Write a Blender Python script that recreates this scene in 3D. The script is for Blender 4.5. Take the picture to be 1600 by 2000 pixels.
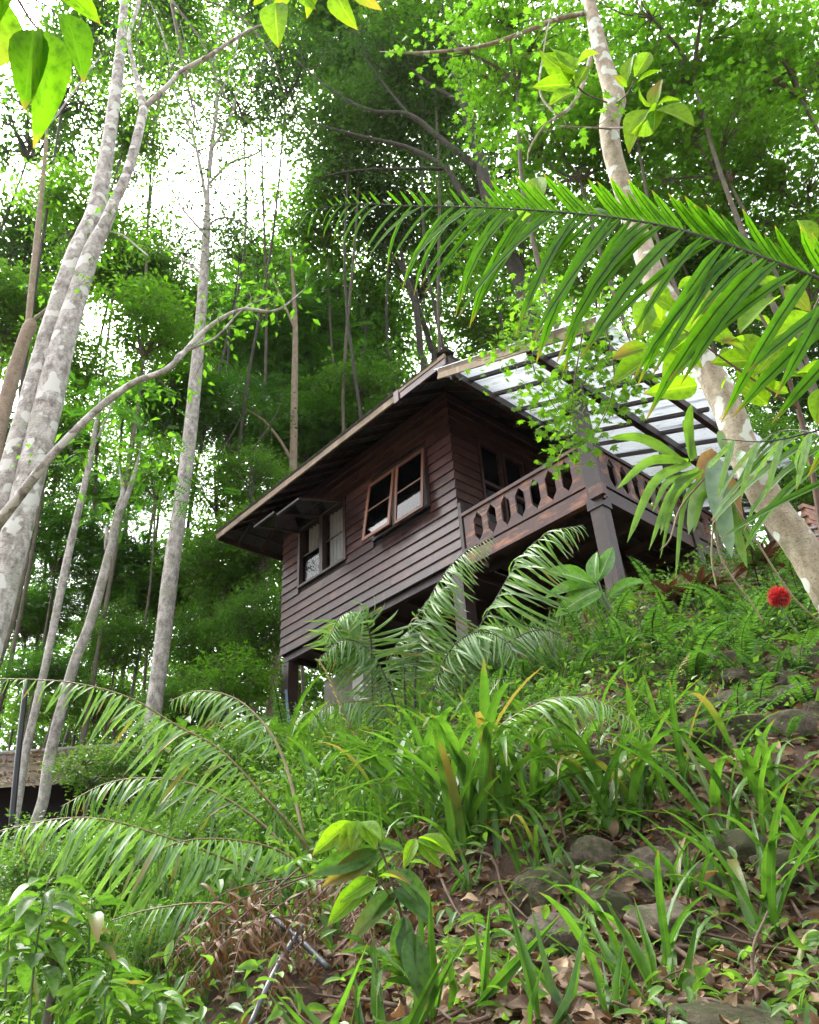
import bpy, bmesh, math, random
import numpy as np
from mathutils import Vector, Matrix

random.seed(11)
rng = np.random.default_rng(11)
scene = bpy.context.scene
for o in list(bpy.data.objects):
    bpy.data.objects.remove(o)
COL = scene.collection

# ------------------------------------------------------------------ camera (eye level is z = 0)
FPX, PITCH, ROLL = 1535.0, math.radians(31.13), math.radians(-3.744)
FW = np.array([0, math.cos(PITCH), math.sin(PITCH)])
_r0 = np.array([1.0, 0, 0]); _u0 = np.cross(_r0, FW)
RT = math.cos(ROLL) * _r0 + math.sin(ROLL) * _u0
UP = -math.sin(ROLL) * _r0 + math.cos(ROLL) * _u0
cam_d = bpy.data.cameras.new('camera')
cam = bpy.data.objects.new('camera', cam_d); COL.objects.link(cam)
cam_d.sensor_fit = 'HORIZONTAL'; cam_d.sensor_width = 36.0; cam_d.lens = 36.0 * FPX / 1600.0
cam_d.clip_start = 0.05; cam_d.clip_end = 1000.0
cam.matrix_world = Matrix(((RT[0], UP[0], -FW[0], 0), (RT[1], UP[1], -FW[1], 0), (RT[2], UP[2], -FW[2], 0), (0, 0, 0, 1)))
scene.camera = cam

# ------------------------------------------------------------------ sky, sun, exposure (bright overcast, exposed for the shade)
SUN_EL, SUN_AZ = math.radians(58), math.radians(-42)     # azimuth from +Y towards +X : beyond the trees, to the left
world = bpy.data.worlds.new('World'); scene.world = world; world.use_nodes = True
wn, wl = world.node_tree.nodes, world.node_tree.links
wn.clear()
sky = wn.new('ShaderNodeTexSky'); sky.sky_type = 'NISHITA'; sky.sun_disc = False
sky.sun_elevation = SUN_EL; sky.sun_rotation = SUN_AZ; sky.air_density = 1.0; sky.dust_density = 6.0; sky.ozone_density = 1.0
hsv = wn.new('ShaderNodeHueSaturation'); hsv.inputs['Saturation'].default_value = 0.22
bg = wn.new('ShaderNodeBackground'); bg.inputs['Strength'].default_value = 0.15
wo = wn.new('ShaderNodeOutputWorld')
wl.new(sky.outputs[0], hsv.inputs['Color']); wl.new(hsv.outputs[0], bg.inputs['Color']); wl.new(bg.outputs[0], wo.inputs['Surface'])
sun_d = bpy.data.lights.new('sun', 'SUN'); sun_d.energy = 1.5; sun_d.angle = math.radians(28); sun_d.color = (1.0, 0.96, 0.9)
sun = bpy.data.objects.new('sun', sun_d); COL.objects.link(sun)
sdir = Vector((math.cos(SUN_EL) * math.sin(SUN_AZ), math.cos(SUN_EL) * math.cos(SUN_AZ), math.sin(SUN_EL)))
sun.rotation_euler = sdir.to_track_quat('Z', 'Y').to_euler(); sun.location = (0, 0, 40)
vs = scene.view_settings
vs.view_transform = 'Standard'; vs.look = 'None'; vs.gamma = 1.0; vs.use_curve_mapping = False
vs.exposure = 2.6
scene.cycles.max_bounces = 8; scene.cycles.diffuse_bounces = 4; scene.cycles.glossy_bounces = 3
scene.cycles.transmission_bounces = 6; scene.cycles.transparent_max_bounces = 6
scene.cycles.sample_clamp_indirect = 6.0
scene.cycles.use_denoising = True

# ------------------------------------------------------------------ geometry helpers
def ray(px, py):
    return FW + RT * (px - 800) / FPX - UP * (py - 1000) / FPX
def P(px, py, y):
    r = ray(px, py); return r / r[1] * y
def mpp(p):                       # metres per photo pixel at a point
    return float(np.dot(p, FW)) / FPX
def nrm(a):
    a = np.asarray(a, float); return a / (np.linalg.norm(a, axis=-1, keepdims=True) + 1e-12)

_prof = [(-0.48, [(-30, -1.7), (1.2, -1.6), (3, -0.75), (5, -0.15), (8, 0.7), (12, 1.7), (18, 2.3), (30, 3.0), (60, 6), (200, 20)]),
         (-0.14, [(-30, -1.7), (1.2, -1.6), (3, -0.3), (4, 0.05), (5, 0.45), (8, 1.6), (12, 3.2), (15, 4.4), (17.5, 4.9), (30, 6.5), (60, 13), (200, 40)]),
         (0.12, [(-30, -1.7), (1.2, -1.6), (2.9, -0.22), (3.6, -0.02), (4.1, 0.2), (4.7, 0.7), (6.5, 1.72), (8, 2.62), (9.5, 3.5), (10.6, 4.2), (12, 4.5), (20, 5.2), (40, 11), (60, 18), (200, 50)]),
         (0.46, [(-30, -1.7), (1.2, -1.6), (2.9, -0.2), (3.6, 0.05), (4.1, 0.35), (4.7, 0.95), (6.5, 2.15), (8, 3.3), (9.5, 4.5), (10.6, 5.1), (12, 5.6), (20, 7.5), (40, 15), (60, 24), (200, 60)])]
def H(x, y):
    x = np.asarray(x, float); y = np.asarray(y, float)
    s = np.clip(x / np.maximum(y, 2.0), -0.48, 0.46)
    hs = [np.interp(y, [p[0] for p in pr], [p[1] for p in pr]) for _, pr in _prof]
    ks = [k for k, _ in _prof]
    out = np.zeros(np.broadcast(x, y).shape)
    for i in range(3):
        t = np.clip((s - ks[i]) / (ks[i + 1] - ks[i]), 0, 1); t = t * t * (3 - 2 * t)
        seg = (s >= ks[i]) & (s <= ks[i + 1])
        out = np.where(seg, hs[i] * (1 - t) + hs[i + 1] * t, out)
    n = 0.05 * np.sin(3.1 * x + 1.3) * np.sin(2.7 * y) + 0.03 * np.sin(7.3 * x + 2.1 * y) + 0.02 * np.sin(11.7 * y - 6.1 * x + 1)
    return out + n * np.clip((y - 1.5) / 2, 0, 1)
def G(px, py, ymax=60.0):         # where the ray through a photo pixel meets the ground
    r = ray(px, py); r = r / r[1]
    ys = np.linspace(1.3, ymax, 3000)
    d = r[2] * ys - H(r[0] * ys, ys)
    k = np.where(d < 0)[0]
    y = ys[k[0]] if len(k) else ymax
    return r * y

def spline(pts, n):
    pts = np.asarray(pts, float); m = len(pts)
    if m == 2:
        t = np.linspace(0, 1, n)[:, None]; return pts[0] * (1 - t) + pts[1] * t
    e = np.vstack([2 * pts[0] - pts[1], pts, 2 * pts[-1] - pts[-2]])
    s = np.linspace(0, m - 1 - 1e-9, n); i = s.astype(int); f = (s - i)[:, None]
    a, b, c, d = e[i], e[i + 1], e[i + 2], e[i + 3]
    return 0.5 * (2 * b + (c - a) * f + (2 * a - 5 * b + 4 * c - d) * f ** 2 + (3 * b - a - 3 * c + d) * f ** 3)

def mk_mesh(name, V, Fs, mat, luv=None, smooth=True):
    me = bpy.data.meshes.new(name)
    V = np.asarray(V, np.float32)
    Fs = [np.asarray(f, np.int32) for f in Fs if len(f)]
    me.vertices.add(len(V)); me.vertices.foreach_set('co', V.ravel())
    me.loops.add(int(sum(f.size for f in Fs)))
    me.loops.foreach_set('vertex_index', np.concatenate([f.ravel() for f in Fs]))
    tot = np.concatenate([np.full(len(f), f.shape[1], np.int32) for f in Fs])
    me.polygons.add(len(tot))
    me.polygons.foreach_set('loop_start', np.concatenate([[0], np.cumsum(tot)[:-1]]).astype(np.int32))
    me.polygons.foreach_set('use_smooth', np.full(len(tot), bool(smooth)))
    if luv is not None:
        a = me.attributes.new('luv', 'FLOAT_VECTOR', 'POINT'); a.data.foreach_set('vector', np.asarray(luv, np.float32).ravel())
    me.update(calc_edges=True); me.validate()
    if mat is not None: me.materials.append(mat)
    return me
def link(name, me, parent=None, mtx=None, label=None, cat=None, group=None, kind=None):
    o = bpy.data.objects.new(name, me); COL.objects.link(o)
    if parent is not None: o.parent = parent
    if mtx is not None: o.matrix_basis = mtx
    tag(o, label, cat, group, kind); return o
def tag(o, label=None, cat=None, group=None, kind=None):
    if label: o['label'] = label
    if cat: o['category'] = cat
    if group: o['group'] = group
    if kind: o['kind'] = kind
def thing(name, loc, label, cat, group=None, rotz=0.0):
    o = bpy.data.objects.new(name, None); COL.objects.link(o); o.empty_display_size = 0.1
    o.location = Vector([float(c) for c in loc]); o.rotation_euler = (0, 0, rotz); tag(o, label, cat, group); return o
def wpart(name, V, Fs, mat, root, luv=None, smooth=True):      # world-space vertices -> part of a thing that only has a location
    return link(name, mk_mesh(name, np.asarray(V) - np.array(root.location), Fs, mat, luv, smooth), root)

class Acc:
    def __init__(s): s.V = []; s.F = {}; s.L = []; s.n = 0
    def add(s, V, Fs, luv=None):
        V = np.asarray(V, float)
        for f in Fs:
            f = np.asarray(f, int)
            if len(f): s.F.setdefault(f.shape[1], []).append(f + s.n)
        s.V.append(V); s.n += len(V)
        s.L.append(np.zeros((len(V), 3)) if luv is None else np.asarray(luv, float))
    def get(s):
        return np.vstack(s.V), [np.vstack(v) for v in s.F.values()], np.vstack(s.L)
    def mesh(s, name, mat, smooth=True, origin=None):
        V, Fs, L = s.get()
        if origin is not None: V = V - np.array(origin)
        return mk_mesh(name, V, Fs, mat, L, smooth)

def tube(path, rad, sides=8, wob=0.0):
    path = np.asarray(path, float); n = len(path)
    rad = np.broadcast_to(np.asarray(rad, float), (n,))
    T = nrm(np.gradient(path, axis=0))
    ref = np.array([0.13, 0.97, 0.21]) if abs(T[:, 2]).mean() > 0.6 else np.array([0.1, 0.15, 0.98])
    A = nrm(np.cross(T, ref)); B = np.cross(T, A)
    th = np.linspace(0, 2 * math.pi, sides, endpoint=False)
    r = rad[:, None] * (1 + wob * (rng.random((n, sides)) - .5)) if wob else rad[:, None] * np.ones((1, sides))
    V = path[:, None] + r[..., None] * (np.cos(th)[None, :, None] * A[:, None] + np.sin(th)[None, :, None] * B[:, None])
    i = np.arange(n - 1)[:, None] * sides; j = np.arange(sides)[None]; k = (j + 1) % sides
    F = np.stack([i + j, i + k, i + sides + k, i + sides + j], -1).reshape(-1, 4)
    V = np.vstack([V.reshape(-1, 3), path[:1], path[-1:]]); c0 = n * sides
    j = np.arange(sides); k = (j + 1) % sides
    F3 = np.vstack([np.stack([k, j, np.full(sides, c0)], -1), np.stack([(n - 1) * sides + j, (n - 1) * sides + k, np.full(sides, c0 + 1)], -1)])
    return V, [F, F3]

# ------------------------------------------------------------------ materials
def new_mat(name):
    m = bpy.data.materials.new(name); m.use_nodes = True; nt = m.node_tree; nt.nodes.clear()
    out = nt.nodes.new('ShaderNodeOutputMaterial'); return m, nt, nt.nodes, nt.links, out
def mixc(nt, fac, a, b, mode='MIX'):
    n = nt.nodes.new('ShaderNodeMix'); n.data_type = 'RGBA'; n.blend_type = mode
    for s, v in ((n.inputs[0], fac), (n.inputs[6], a), (n.inputs[7], b)):
        if isinstance(v, bpy.types.NodeSocket): nt.links.new(v, s)
        elif isinstance(v, (int, float)): s.default_value = v
        else: s.default_value = (*v, 1.0)
    return n.outputs[2]
def math_n(nt, op, a, b=None, c=None, clamp=False):
    n = nt.nodes.new('ShaderNodeMath'); n.operation = op; n.use_clamp = clamp
    for i, v in enumerate((a, b, c)):
        if v is None: continue
        if isinstance(v, bpy.types.NodeSocket): nt.links.new(v, n.inputs[i])
        else: n.inputs[i].default_value = v
    return n.outputs[0]
def noise(nt, scale, detail=4, rough=.55, vec=None, stretch=None, coord='Object'):
    if vec is None:
        tc = nt.nodes.new('ShaderNodeTexCoord'); vec = tc.outputs[coord]
    if stretch:
        mp = nt.nodes.new('ShaderNodeMapping'); mp.inputs['Scale'].default_value = stretch; nt.links.new(vec, mp.inputs[0]); vec = mp.outputs[0]
    n = nt.nodes.new('ShaderNodeTexNoise'); n.inputs['Scale'].default_value = scale; n.inputs['Detail'].default_value = detail
    n.inputs['Roughness'].default_value = rough; nt.links.new(vec, n.inputs['Vector']); return n.outputs['Fac']
def step(nt, v, lo, hi):
    n = nt.nodes.new('ShaderNodeMapRange'); n.inputs[1].default_value = lo; n.inputs[2].default_value = hi; n.clamp = True
    nt.links.new(v, n.inputs[0]); return n.outputs[0]
def bump(nt, h, strength, dist=.01):
    b = nt.nodes.new('ShaderNodeBump'); b.inputs['Strength'].default_value = strength; b.inputs['Distance'].default_value = dist
    nt.links.new(h, b.inputs['Height']); return b.outputs[0]

def leaf_mat(name, c1, c2, trans=.45, rough=.42, spec=.45, rib=None, ribw=.1, veins=0.0, tcol=None, var=.35, edge=None, old=0.0):
    m, nt, N, L, out = new_mat(name)
    at = N.new('ShaderNodeAttribute'); at.attribute_name = 'luv'
    sp = N.new('ShaderNodeSeparateXYZ'); L.new(at.outputs['Vector'], sp.inputs[0])
    oi = N.new('ShaderNodeObjectInfo')
    t = math_n(nt, 'MULTIPLY_ADD', oi.outputs['Random'], var, sp.outputs[2], clamp=True)
    c = mixc(nt, t, c1, c2)
    nz = noise(nt, 9.0, 3)
    c = mixc(nt, step(nt, nz, .45, .75), c, tuple(.72 * v for v in c1))
    if edge:
        k = math_n(nt, 'MULTIPLY', step(nt, math_n(nt, 'ABSOLUTE', sp.outputs[0]), .3, .6), .8)
        c = mixc(nt, k, edge, c)
    if veins:
        au = math_n(nt, 'ABSOLUTE', sp.outputs[0])
        ph = math_n(nt, 'SUBTRACT', math_n(nt, 'MULTIPLY', sp.outputs[1], veins), math_n(nt, 'MULTIPLY', au, 2.2))
        fr = math_n(nt, 'ABSOLUTE', math_n(nt, 'SUBTRACT', math_n(nt, 'FRACT', ph), .5))
        vm = step(nt, fr, .06, .0)
        c = mixc(nt, math_n(nt, 'MULTIPLY', vm, .45), c, rib or tuple(1.6 * v for v in c2))
    if rib:
        rm = step(nt, math_n(nt, 'ABSOLUTE', sp.outputs[0]), ribw, ribw * .4)
        c = mixc(nt, rm, c, rib)
    if old:                                                     # withered blades and brown tips
        fr2_ = math_n(nt, 'FRACT', math_n(nt, 'MULTIPLY', oi.outputs['Random'], 17.31))
        nb = noise(nt, 14, 3)
        k1 = math_n(nt, 'MULTIPLY', step(nt, fr2_, 1 - old, 1 - old * .4), step(nt, math_n(nt, 'ADD', sp.outputs[1], math_n(nt, 'MULTIPLY', nb, .5)), .45, 1.0))
        c = mixc(nt, k1, c, (.2, .155, .055))
        k2 = math_n(nt, 'MULTIPLY', step(nt, sp.outputs[1], .9, .98), .8)
        c = mixc(nt, k2, c, (.2, .14, .05))
        c = mixc(nt, math_n(nt, 'MULTIPLY', step(nt, noise(nt, 38, 2), .66, .7), .6), c, (.12, .09, .03))
    b = N.new('ShaderNodeBsdfPrincipled'); L.new(c, b.inputs['Base Color']); b.inputs['Roughness'].default_value = rough
    b.inputs['Specular IOR Level'].default_value = spec
    tr = N.new('ShaderNodeBsdfTranslucent')
    tc = mixc(nt, 1.0, c, tcol or (1.65, 1.75, .65), 'MULTIPLY')
    L.new(tc, tr.inputs['Color'])
    ms = N.new('ShaderNodeMixShader'); ms.inputs[0].default_value = trans
    L.new(b.outputs[0], ms.inputs[1]); L.new(tr.outputs[0], ms.inputs[2]); L.new(ms.outputs[0], out.inputs[0]); return m

def wood_mat(name, c1, c2, wear=None, wamt=.5, rough=.45, axis=(1, 14, 14), spec=.5, moss=None):
    m, nt, N, L, out = new_mat(name)
    oi = N.new('ShaderNodeObjectInfo')
    tc = N.new('ShaderNodeTexCoord')
    ad = N.new('ShaderNodeVectorMath'); ad.operation = 'ADD'; L.new(tc.outputs['Object'], ad.inputs[0])
    cx = N.new('ShaderNodeCombineXYZ'); r = math_n(nt, 'MULTIPLY', oi.outputs['Random'], 37.0); L.new(r, cx.inputs[0]); L.new(r, cx.inputs[1]); L.new(cx.outputs[0], ad.inputs[1])
    v = ad.outputs[0]
    g = noise(nt, 2.2, 6, .65, v, axis)
    c = mixc(nt, step(nt, g, .3, .7), c1, c2)
    c = mixc(nt, math_n(nt, 'MULTIPLY', oi.outputs['Random'], .8), c, tuple(.5 * a for a in c1)); st = noise(nt, .9, 4, .6, v, (6, .5, .5)); c = mixc(nt, math_n(nt, 'MULTIPLY', step(nt, st, .55, .7), .35), c, tuple(1.8 * a for a in c2))
    if wear:
        w = noise(nt, 1.1, 5, .7, v, (1.2, 4, 4))
        c = mixc(nt, math_n(nt, 'MULTIPLY', step(nt, w, .52, .68), wamt), c, wear)
    if moss:
        w = noise(nt, 5, 5, .7, v)
        c = mixc(nt, math_n(nt, 'MULTIPLY', step(nt, w, .5, .65), .7), c, moss)
    b = N.new('ShaderNodeBsdfPrincipled'); L.new(c, b.inputs['Base Color']); b.inputs['Specular IOR Level'].default_value = spec
    L.new(math_n(nt, 'MULTIPLY_ADD', g, .35, rough - .15), b.inputs['Roughness'])
    L.new(bump(nt, g, .35, .004), b.inputs['Normal']); L.new(b.outputs[0], out.inputs[0]); return m
def bark_mat(name, c1, c2, blot, lich=None, scale=6.0):
    m, nt, N, L, out = new_mat(name)
    a = noise(nt, scale, 6, .7, None, (1, 1, .55)); b_ = noise(nt, scale * .35, 4, .6); d = noise(nt, scale * 3.5, 5, .75, None, (1, 1, 2.2)); rg = noise(nt, scale * 1.3, 5, .7, None, (1.2, 1.2, 8))
    c = mixc(nt, step(nt, a, .35, .62), c1, c2)
    c = mixc(nt, step(nt, b_, .55, .66), c, blot)
    c = mixc(nt, math_n(nt, 'MULTIPLY', step(nt, d, .56, .64), .75), c, tuple(.35 * x for x in c1))
    c = mixc(nt, math_n(nt, 'MULTIPLY', step(nt, rg, .55, .63), .6), c, tuple(.45 * x for x in c1))
    if lich:
        e = noise(nt, scale * .5, 2, .4); c = mixc(nt, step(nt, e, .575, .6), c, lich)
    b = N.new('ShaderNodeBsdfPrincipled'); L.new(c, b.inputs['Base Color']); b.inputs['Roughness'].default_value = .85
    L.new(bump(nt, math_n(nt, 'ADD', a, math_n(nt, 'MULTIPLY', d, .6)), .6, .02), b.inputs['Normal']); L.new(b.outputs[0], out.inputs[0]); return m
def plain_mat(name, col, rough=.6, metal=0, nscale=0, dark=.5, spec=.5, bumps=0.3, c2=None):
    m, nt, N, L, out = new_mat(name)
    b = N.new('ShaderNodeBsdfPrincipled'); b.inputs['Roughness'].default_value = rough; b.inputs['Metallic'].default_value = metal
    b.inputs['Specular IOR Level'].default_value = spec
    b.inputs['Base Color'].default_value = (*col, 1)
    if nscale:
        n = noise(nt, nscale, 6, .65)
        L.new(mixc(nt, step(nt, n, .35, .68), col, c2 or tuple(dark * x for x in col)), b.inputs['Base Color'])
        L.new(bump(nt, n, bumps, .02), b.inputs['Normal'])
    L.new(b.outputs[0], out.inputs[0]); return m

M = {}
M['far'] = leaf_mat('far_leaf', (.04, .115, .018), (.11, .235, .032), .58, .5, .3, var=.3)
M['feather'] = leaf_mat('feathery_leaf', (.026, .09, .014), (.075, .2, .024), .55, .5, .3, var=.3)
M['dark'] = leaf_mat('dark_canopy_leaf', (.024, .065, .013), (.06, .14, .022), .5, .5, .35, var=.3)
M['bright'] = leaf_mat('bright_canopy_leaf', (.05, .15, .014), (.135, .29, .028), .6, .5, .3, var=.3)
M['vine'] = leaf_mat('vine_leaf', (.08, .2, .014), (.18, .36, .03), .6, .5, .3, var=.3)
M['lime'] = leaf_mat('lime_backlit_leaf', (.11, .24, .012), (.2, .35, .02), .62, .55, .2, rib=(.26, .4, .05), ribw=.09, veins=7, tcol=(1.6, 1.6, .5), old=.15)
M['bigleaf'] = leaf_mat('large_near_leaf', (.035, .12, .008), (.13, .28, .01), .75, .65, .1, rib=(.07, .17, .015), ribw=.07, veins=8, tcol=(1.6, 1.6, .5), var=.9, old=.15)
M['shrub'] = leaf_mat('shrub_leaf', (.026, .085, .016), (.12, .24, .042), .4, .45, .4, old=.15)
M['strap'] = leaf_mat('strap_leaf', (.022, .075, .014), (.09, .2, .03), .42, .42, .4, rib=(.07, .15, .03), ribw=.12, var=.75, old=.12)
M['fern'] = leaf_mat('fern_leaflet', (.035, .095, .026), (.1, .2, .055), .35, .45, .45, rib=(.05, .1, .02), ribw=.14, var=.7, old=.1)
M['fernpale'] = leaf_mat('pale_fern_leaflet', (.07, .165, .045), (.175, .31, .1), .3, .42, .5, rib=(.1, .18, .06), ribw=.14, var=.7, old=.1)
M['fernback'] = leaf_mat('backlit_fern_leaflet', (.032, .11, .006), (.075, .195, .01), .64, .55, .22, rib=(.012, .03, .004), ribw=.2, tcol=(1.8, 1.9, .4), old=.05)
M['fernyoung'] = leaf_mat('young_fern_leaflet', (.3, .36, .06), (.4, .42, .08), .4, .45, .4)
M['fernsmall'] = leaf_mat('sword_fern_leaflet', (.018, .065, .012), (.085, .2, .035), .4, .5, .3, var=.8)
M['deadfern'] = leaf_mat('dead_fern', (.06, .026, .013), (.2, .11, .06), .15, .6, .3)
M['dead'] = leaf_mat('dry_leaf', (.045, .024, .013), (.29, .2, .115), .15, .6, .25, rib=(.2, .12, .07), ribw=.06, veins=6, tcol=(1.4, 1.0, .7), var=.55)
M['weed'] = leaf_mat('weed_leaf', (.028, .09, .016), (.14, .26, .05), .4, .42, .45)
M['variegated'] = leaf_mat('dumb_cane_leaf', (.07, .2, .03), (.13, .3, .045), .4, .3, .6, rib=(.3, .42, .16), ribw=.08, veins=12, var=.4)
M['redleaf'] = leaf_mat('cordyline_leaf', (.05, .02, .018), (.11, .05, .03), .25, .35, .5, rib=(.2, .03, .05), ribw=.1)
M['epi'] = leaf_mat('epiphyte_leaf', (.07, .16, .024), (.17, .31, .05), .5, .38, .5, rib=(.12, .24, .04), ribw=.12)
M['epidead'] = leaf_mat('withered_leaf', (.2, .11, .06), (.32, .19, .12), .3, .5, .3)
M['epipale'] = leaf_mat('grey_green_leaf', (.12, .2, .12), (.2, .3, .19), .35, .45, .4)
M['flower'] = leaf_mat('red_flower', (.6, .05, .05), (.7, .12, .12), .3, .5, .3, tcol=(1.2, .6, .6))
M['stem'] = plain_mat('green_stem', (.08, .14, .03), .5, nscale=20)
M['rachis'] = plain_mat('dark_rachis', (.03, .022, .012), .5, nscale=20)
M['rachisy'] = plain_mat('tan_rachis', (.2, .16, .06), .5, nscale=20)
M['twig'] = plain_mat('twig_brown', (.11, .065, .04), .8, nscale=14)
M['pale_bark'] = bark_mat('pale_smooth_bark', (.17, .15, .125), (.58, .56, .52), (.4, .4, .34), (.6, .61, .56), 8.0)
M['pale_bark2'] = bark_mat('pale_ringed_bark', (.17, .155, .13), (.5, .48, .44), (.29, .3, .23), scale=9)
M['lichen_bark'] = bark_mat('lichen_bark', (.2, .16, .1), (.4, .35, .25), (.19, .18, .11), (.5, .54, .46), scale=11)
M['dark_bark'] = bark_mat('dark_bark', (.035, .03, .024), (.075, .066, .052), (.035, .038, .024))
M['mid_bark'] = bark_mat('grey_brown_bark', (.075, .065, .045), (.14, .12, .085), (.07, .08, .045))
M['brown_bark'] = bark_mat('brown_stick_bark', (.2, .15, .1), (.31, .25, .18), (.2, .17, .12))
M['siding'] = wood_mat('siding_wood', (.034, .015, .013), (.085, .039, .033), (.18, .08, .045), .6, .31, (1, 14, 14))
M['beam'] = wood_mat('dark_beam_wood', (.022, .011, .009), (.05, .026, .02), (.1, .05, .032), .35, .45)
M['railwood'] = wood_mat('peeling_rail_wood', (.05, .018, .013), (.1, .038, .024), (.4, .15, .055), .9, .45, (14, 14, 1))
M['sash'] = wood_mat('orange_sash_wood', (.17, .065, .03), (.28, .115, .055), (.09, .035, .02), .6, .45)
M['fascia'] = wood_mat('weathered_fascia', (.28, .22, .15), (.42, .34, .25), (.12, .09, .065), .8, .7, (1, 10, 10), .2)
M['tile'] = plain_mat('dark_roof_tile', (.03, .028, .027), .8, nscale=6, c2=(.055, .06, .03))
M['soffit'] = plain_mat('soffit_sheet', (.05, .048, .046), .7, nscale=4)
def glass_mat():
    m, nt, N, L, out = new_mat('window_glass')
    tr = N.new('ShaderNodeBsdfTransparent'); tr.inputs[0].default_value = (.62, .68, .7, 1); gl = N.new('ShaderNodeBsdfGlossy'); gl.inputs['Roughness'].default_value = .04
    fz = N.new('ShaderNodeFresnel'); fz.inputs[0].default_value = 1.45; n = noise(nt, 1.5, 2); L.new(bump(nt, n, .03, .02), gl.inputs['Normal'])
    ms = N.new('ShaderNodeMixShader'); L.new(fz.outputs[0], ms.inputs[0]); L.new(tr.outputs[0], ms.inputs[1]); L.new(gl.outputs[0], ms.inputs[2]); L.new(ms.outputs[0], out.inputs[0]); return m
M['glass'] = glass_mat()
M['curtain'] = plain_mat('curtain_cloth', (.25, .26, .25), .8, nscale=5, dark=.8)
M['concrete'] = plain_mat('concrete', (.3, .29, .27), .85, nscale=5, dark=.6)
M['interior'] = plain_mat('dark_interior', (.012, .01, .01), .9)  # near-black; also stands in for shade under the house and shed roof
M['metal'] = plain_mat('grey_metal', (.3, .31, .32), .35, .8, nscale=8)
M['black'] = plain_mat('black_paint', (.012, .012, .013), .4)
M['pvc'] = plain_mat('grey_plastic_pipe', (.07, .075, .085), .4, nscale=12)
M['bluepvc'] = plain_mat('blue_plastic_pipe', (.12, .2, .28), .4)
M['brickm'] = plain_mat('pale_brick', (.45, .27, .2), .85, nscale=12)

def sheet_mat():
    m, nt, N, L, out = new_mat('translucent_roof_sheet')
    n = noise(nt, 3, 6, .7, None, (1, 3, 1))
    c = mixc(nt, step(nt, n, .56, .72), (.66, .69, .72), (.3, .3, .27))
    b = N.new('ShaderNodeBsdfPrincipled'); L.new(c, b.inputs['Base Color']); b.inputs['Roughness'].default_value = .35
    tr = N.new('ShaderNodeBsdfTranslucent'); L.new(c, tr.inputs['Color'])
    ms = N.new('ShaderNodeMixShader'); ms.inputs[0].default_value = .7
    L.new(b.outputs[0], ms.inputs[1]); L.new(tr.outputs[0], ms.inputs[2]); L.new(ms.outputs[0], out.inputs[0]); return m
M['sheet'] = sheet_mat()
def stone_mat():
    m, nt, N, L, out = new_mat('mossy_stone')
    oi = N.new('ShaderNodeObjectInfo')
    n = noise(nt, 3.5, 7, .7); c = mixc(nt, step(nt, n, .3, .7), (.11, .085, .055), (.34, .28, .2))
    c = mixc(nt, math_n(nt, 'MULTIPLY', oi.outputs['Random'], .6), c, (.2, .13, .07)); ff = noise(nt, 9, 6, .8); c = mixc(nt, math_n(nt, 'MULTIPLY', step(nt, ff, .52, .62), .6), c, (.03, .024, .016))
    ge = N.new('ShaderNodeNewGeometry'); sp = N.new('ShaderNodeSeparateXYZ'); L.new(ge.outputs['Normal'], sp.inputs[0])
    mo = noise(nt, 2.2, 5, .7)
    k = math_n(nt, 'ADD', mo, math_n(nt, 'MULTIPLY', math_n(nt, 'SUBTRACT', oi.outputs['Random'], .5), .18))
    c = mixc(nt, math_n(nt, 'MULTIPLY', step(nt, k, .42, .56), .9), c, (.085, .1, .025))
    b = N.new('ShaderNodeBsdfPrincipled'); L.new(c, b.inputs['Base Color']); b.inputs['Roughness'].default_value = .9
    f = noise(nt, 14, 8, .8); L.new(bump(nt, math_n(nt, 'ADD', n, math_n(nt, 'MULTIPLY', f, .9)), 1.0, .12), b.inputs['Normal'])
    L.new(b.outputs[0], out.inputs[0]); return m
M['stone'] = stone_mat()
def soil_mat():
    m, nt, N, L, out = new_mat('forest_soil')
    n = noise(nt, 2.0, 8, .75); f = noise(nt, 22, 6, .75)
    c = mixc(nt, step(nt, n, .35, .65), (.05, .028, .017), (.11, .065, .04))
    c = mixc(nt, math_n(nt, 'MULTIPLY', step(nt, f, .5, .65), .6), c, (.19, .11, .065))
    mo = noise(nt, .8, 4, .6); c = mixc(nt, math_n(nt, 'MULTIPLY', step(nt, mo, .55, .7), .6), c, (.04, .065, .02))
    b = N.new('ShaderNodeBsdfPrincipled'); L.new(c, b.inputs['Base Color']); b.inputs['Roughness'].default_value = .95
    L.new(bump(nt, math_n(nt, 'ADD', n, f), .9, .05), b.inputs['Normal']); L.new(b.outputs[0], out.inputs[0]); return m
M['soil'] = soil_mat()

# ------------------------------------------------------------------ ground: one sheet to the horizon
def ground():
    a = np.concatenate([-np.geomspace(250, 6, 26), np.linspace(-5.8, 5.8, 118), np.geomspace(6, 250, 26)])
    b = np.concatenate([-np.geomspace(200, 2, 14), np.linspace(-1, 13, 150), np.geomspace(13.2, 400, 50)])
    X, Y = np.meshgrid(a, b); Z = H(X, Y)
    Z = Z + (rng.random(Z.shape) - .5) * .05 * ((Y > 2) & (Y < 13))
    n, mm = X.shape
    i = (np.arange(n - 1)[:, None] * mm + np.arange(mm - 1)[None]).ravel()
    F = np.stack([i, i + 1, i + mm + 1, i + mm], -1)
    link('ground', mk_mesh('ground', np.stack([X, Y, Z], -1).reshape(-1, 3), [F], M['soil']), kind='structure')
ground()

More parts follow.
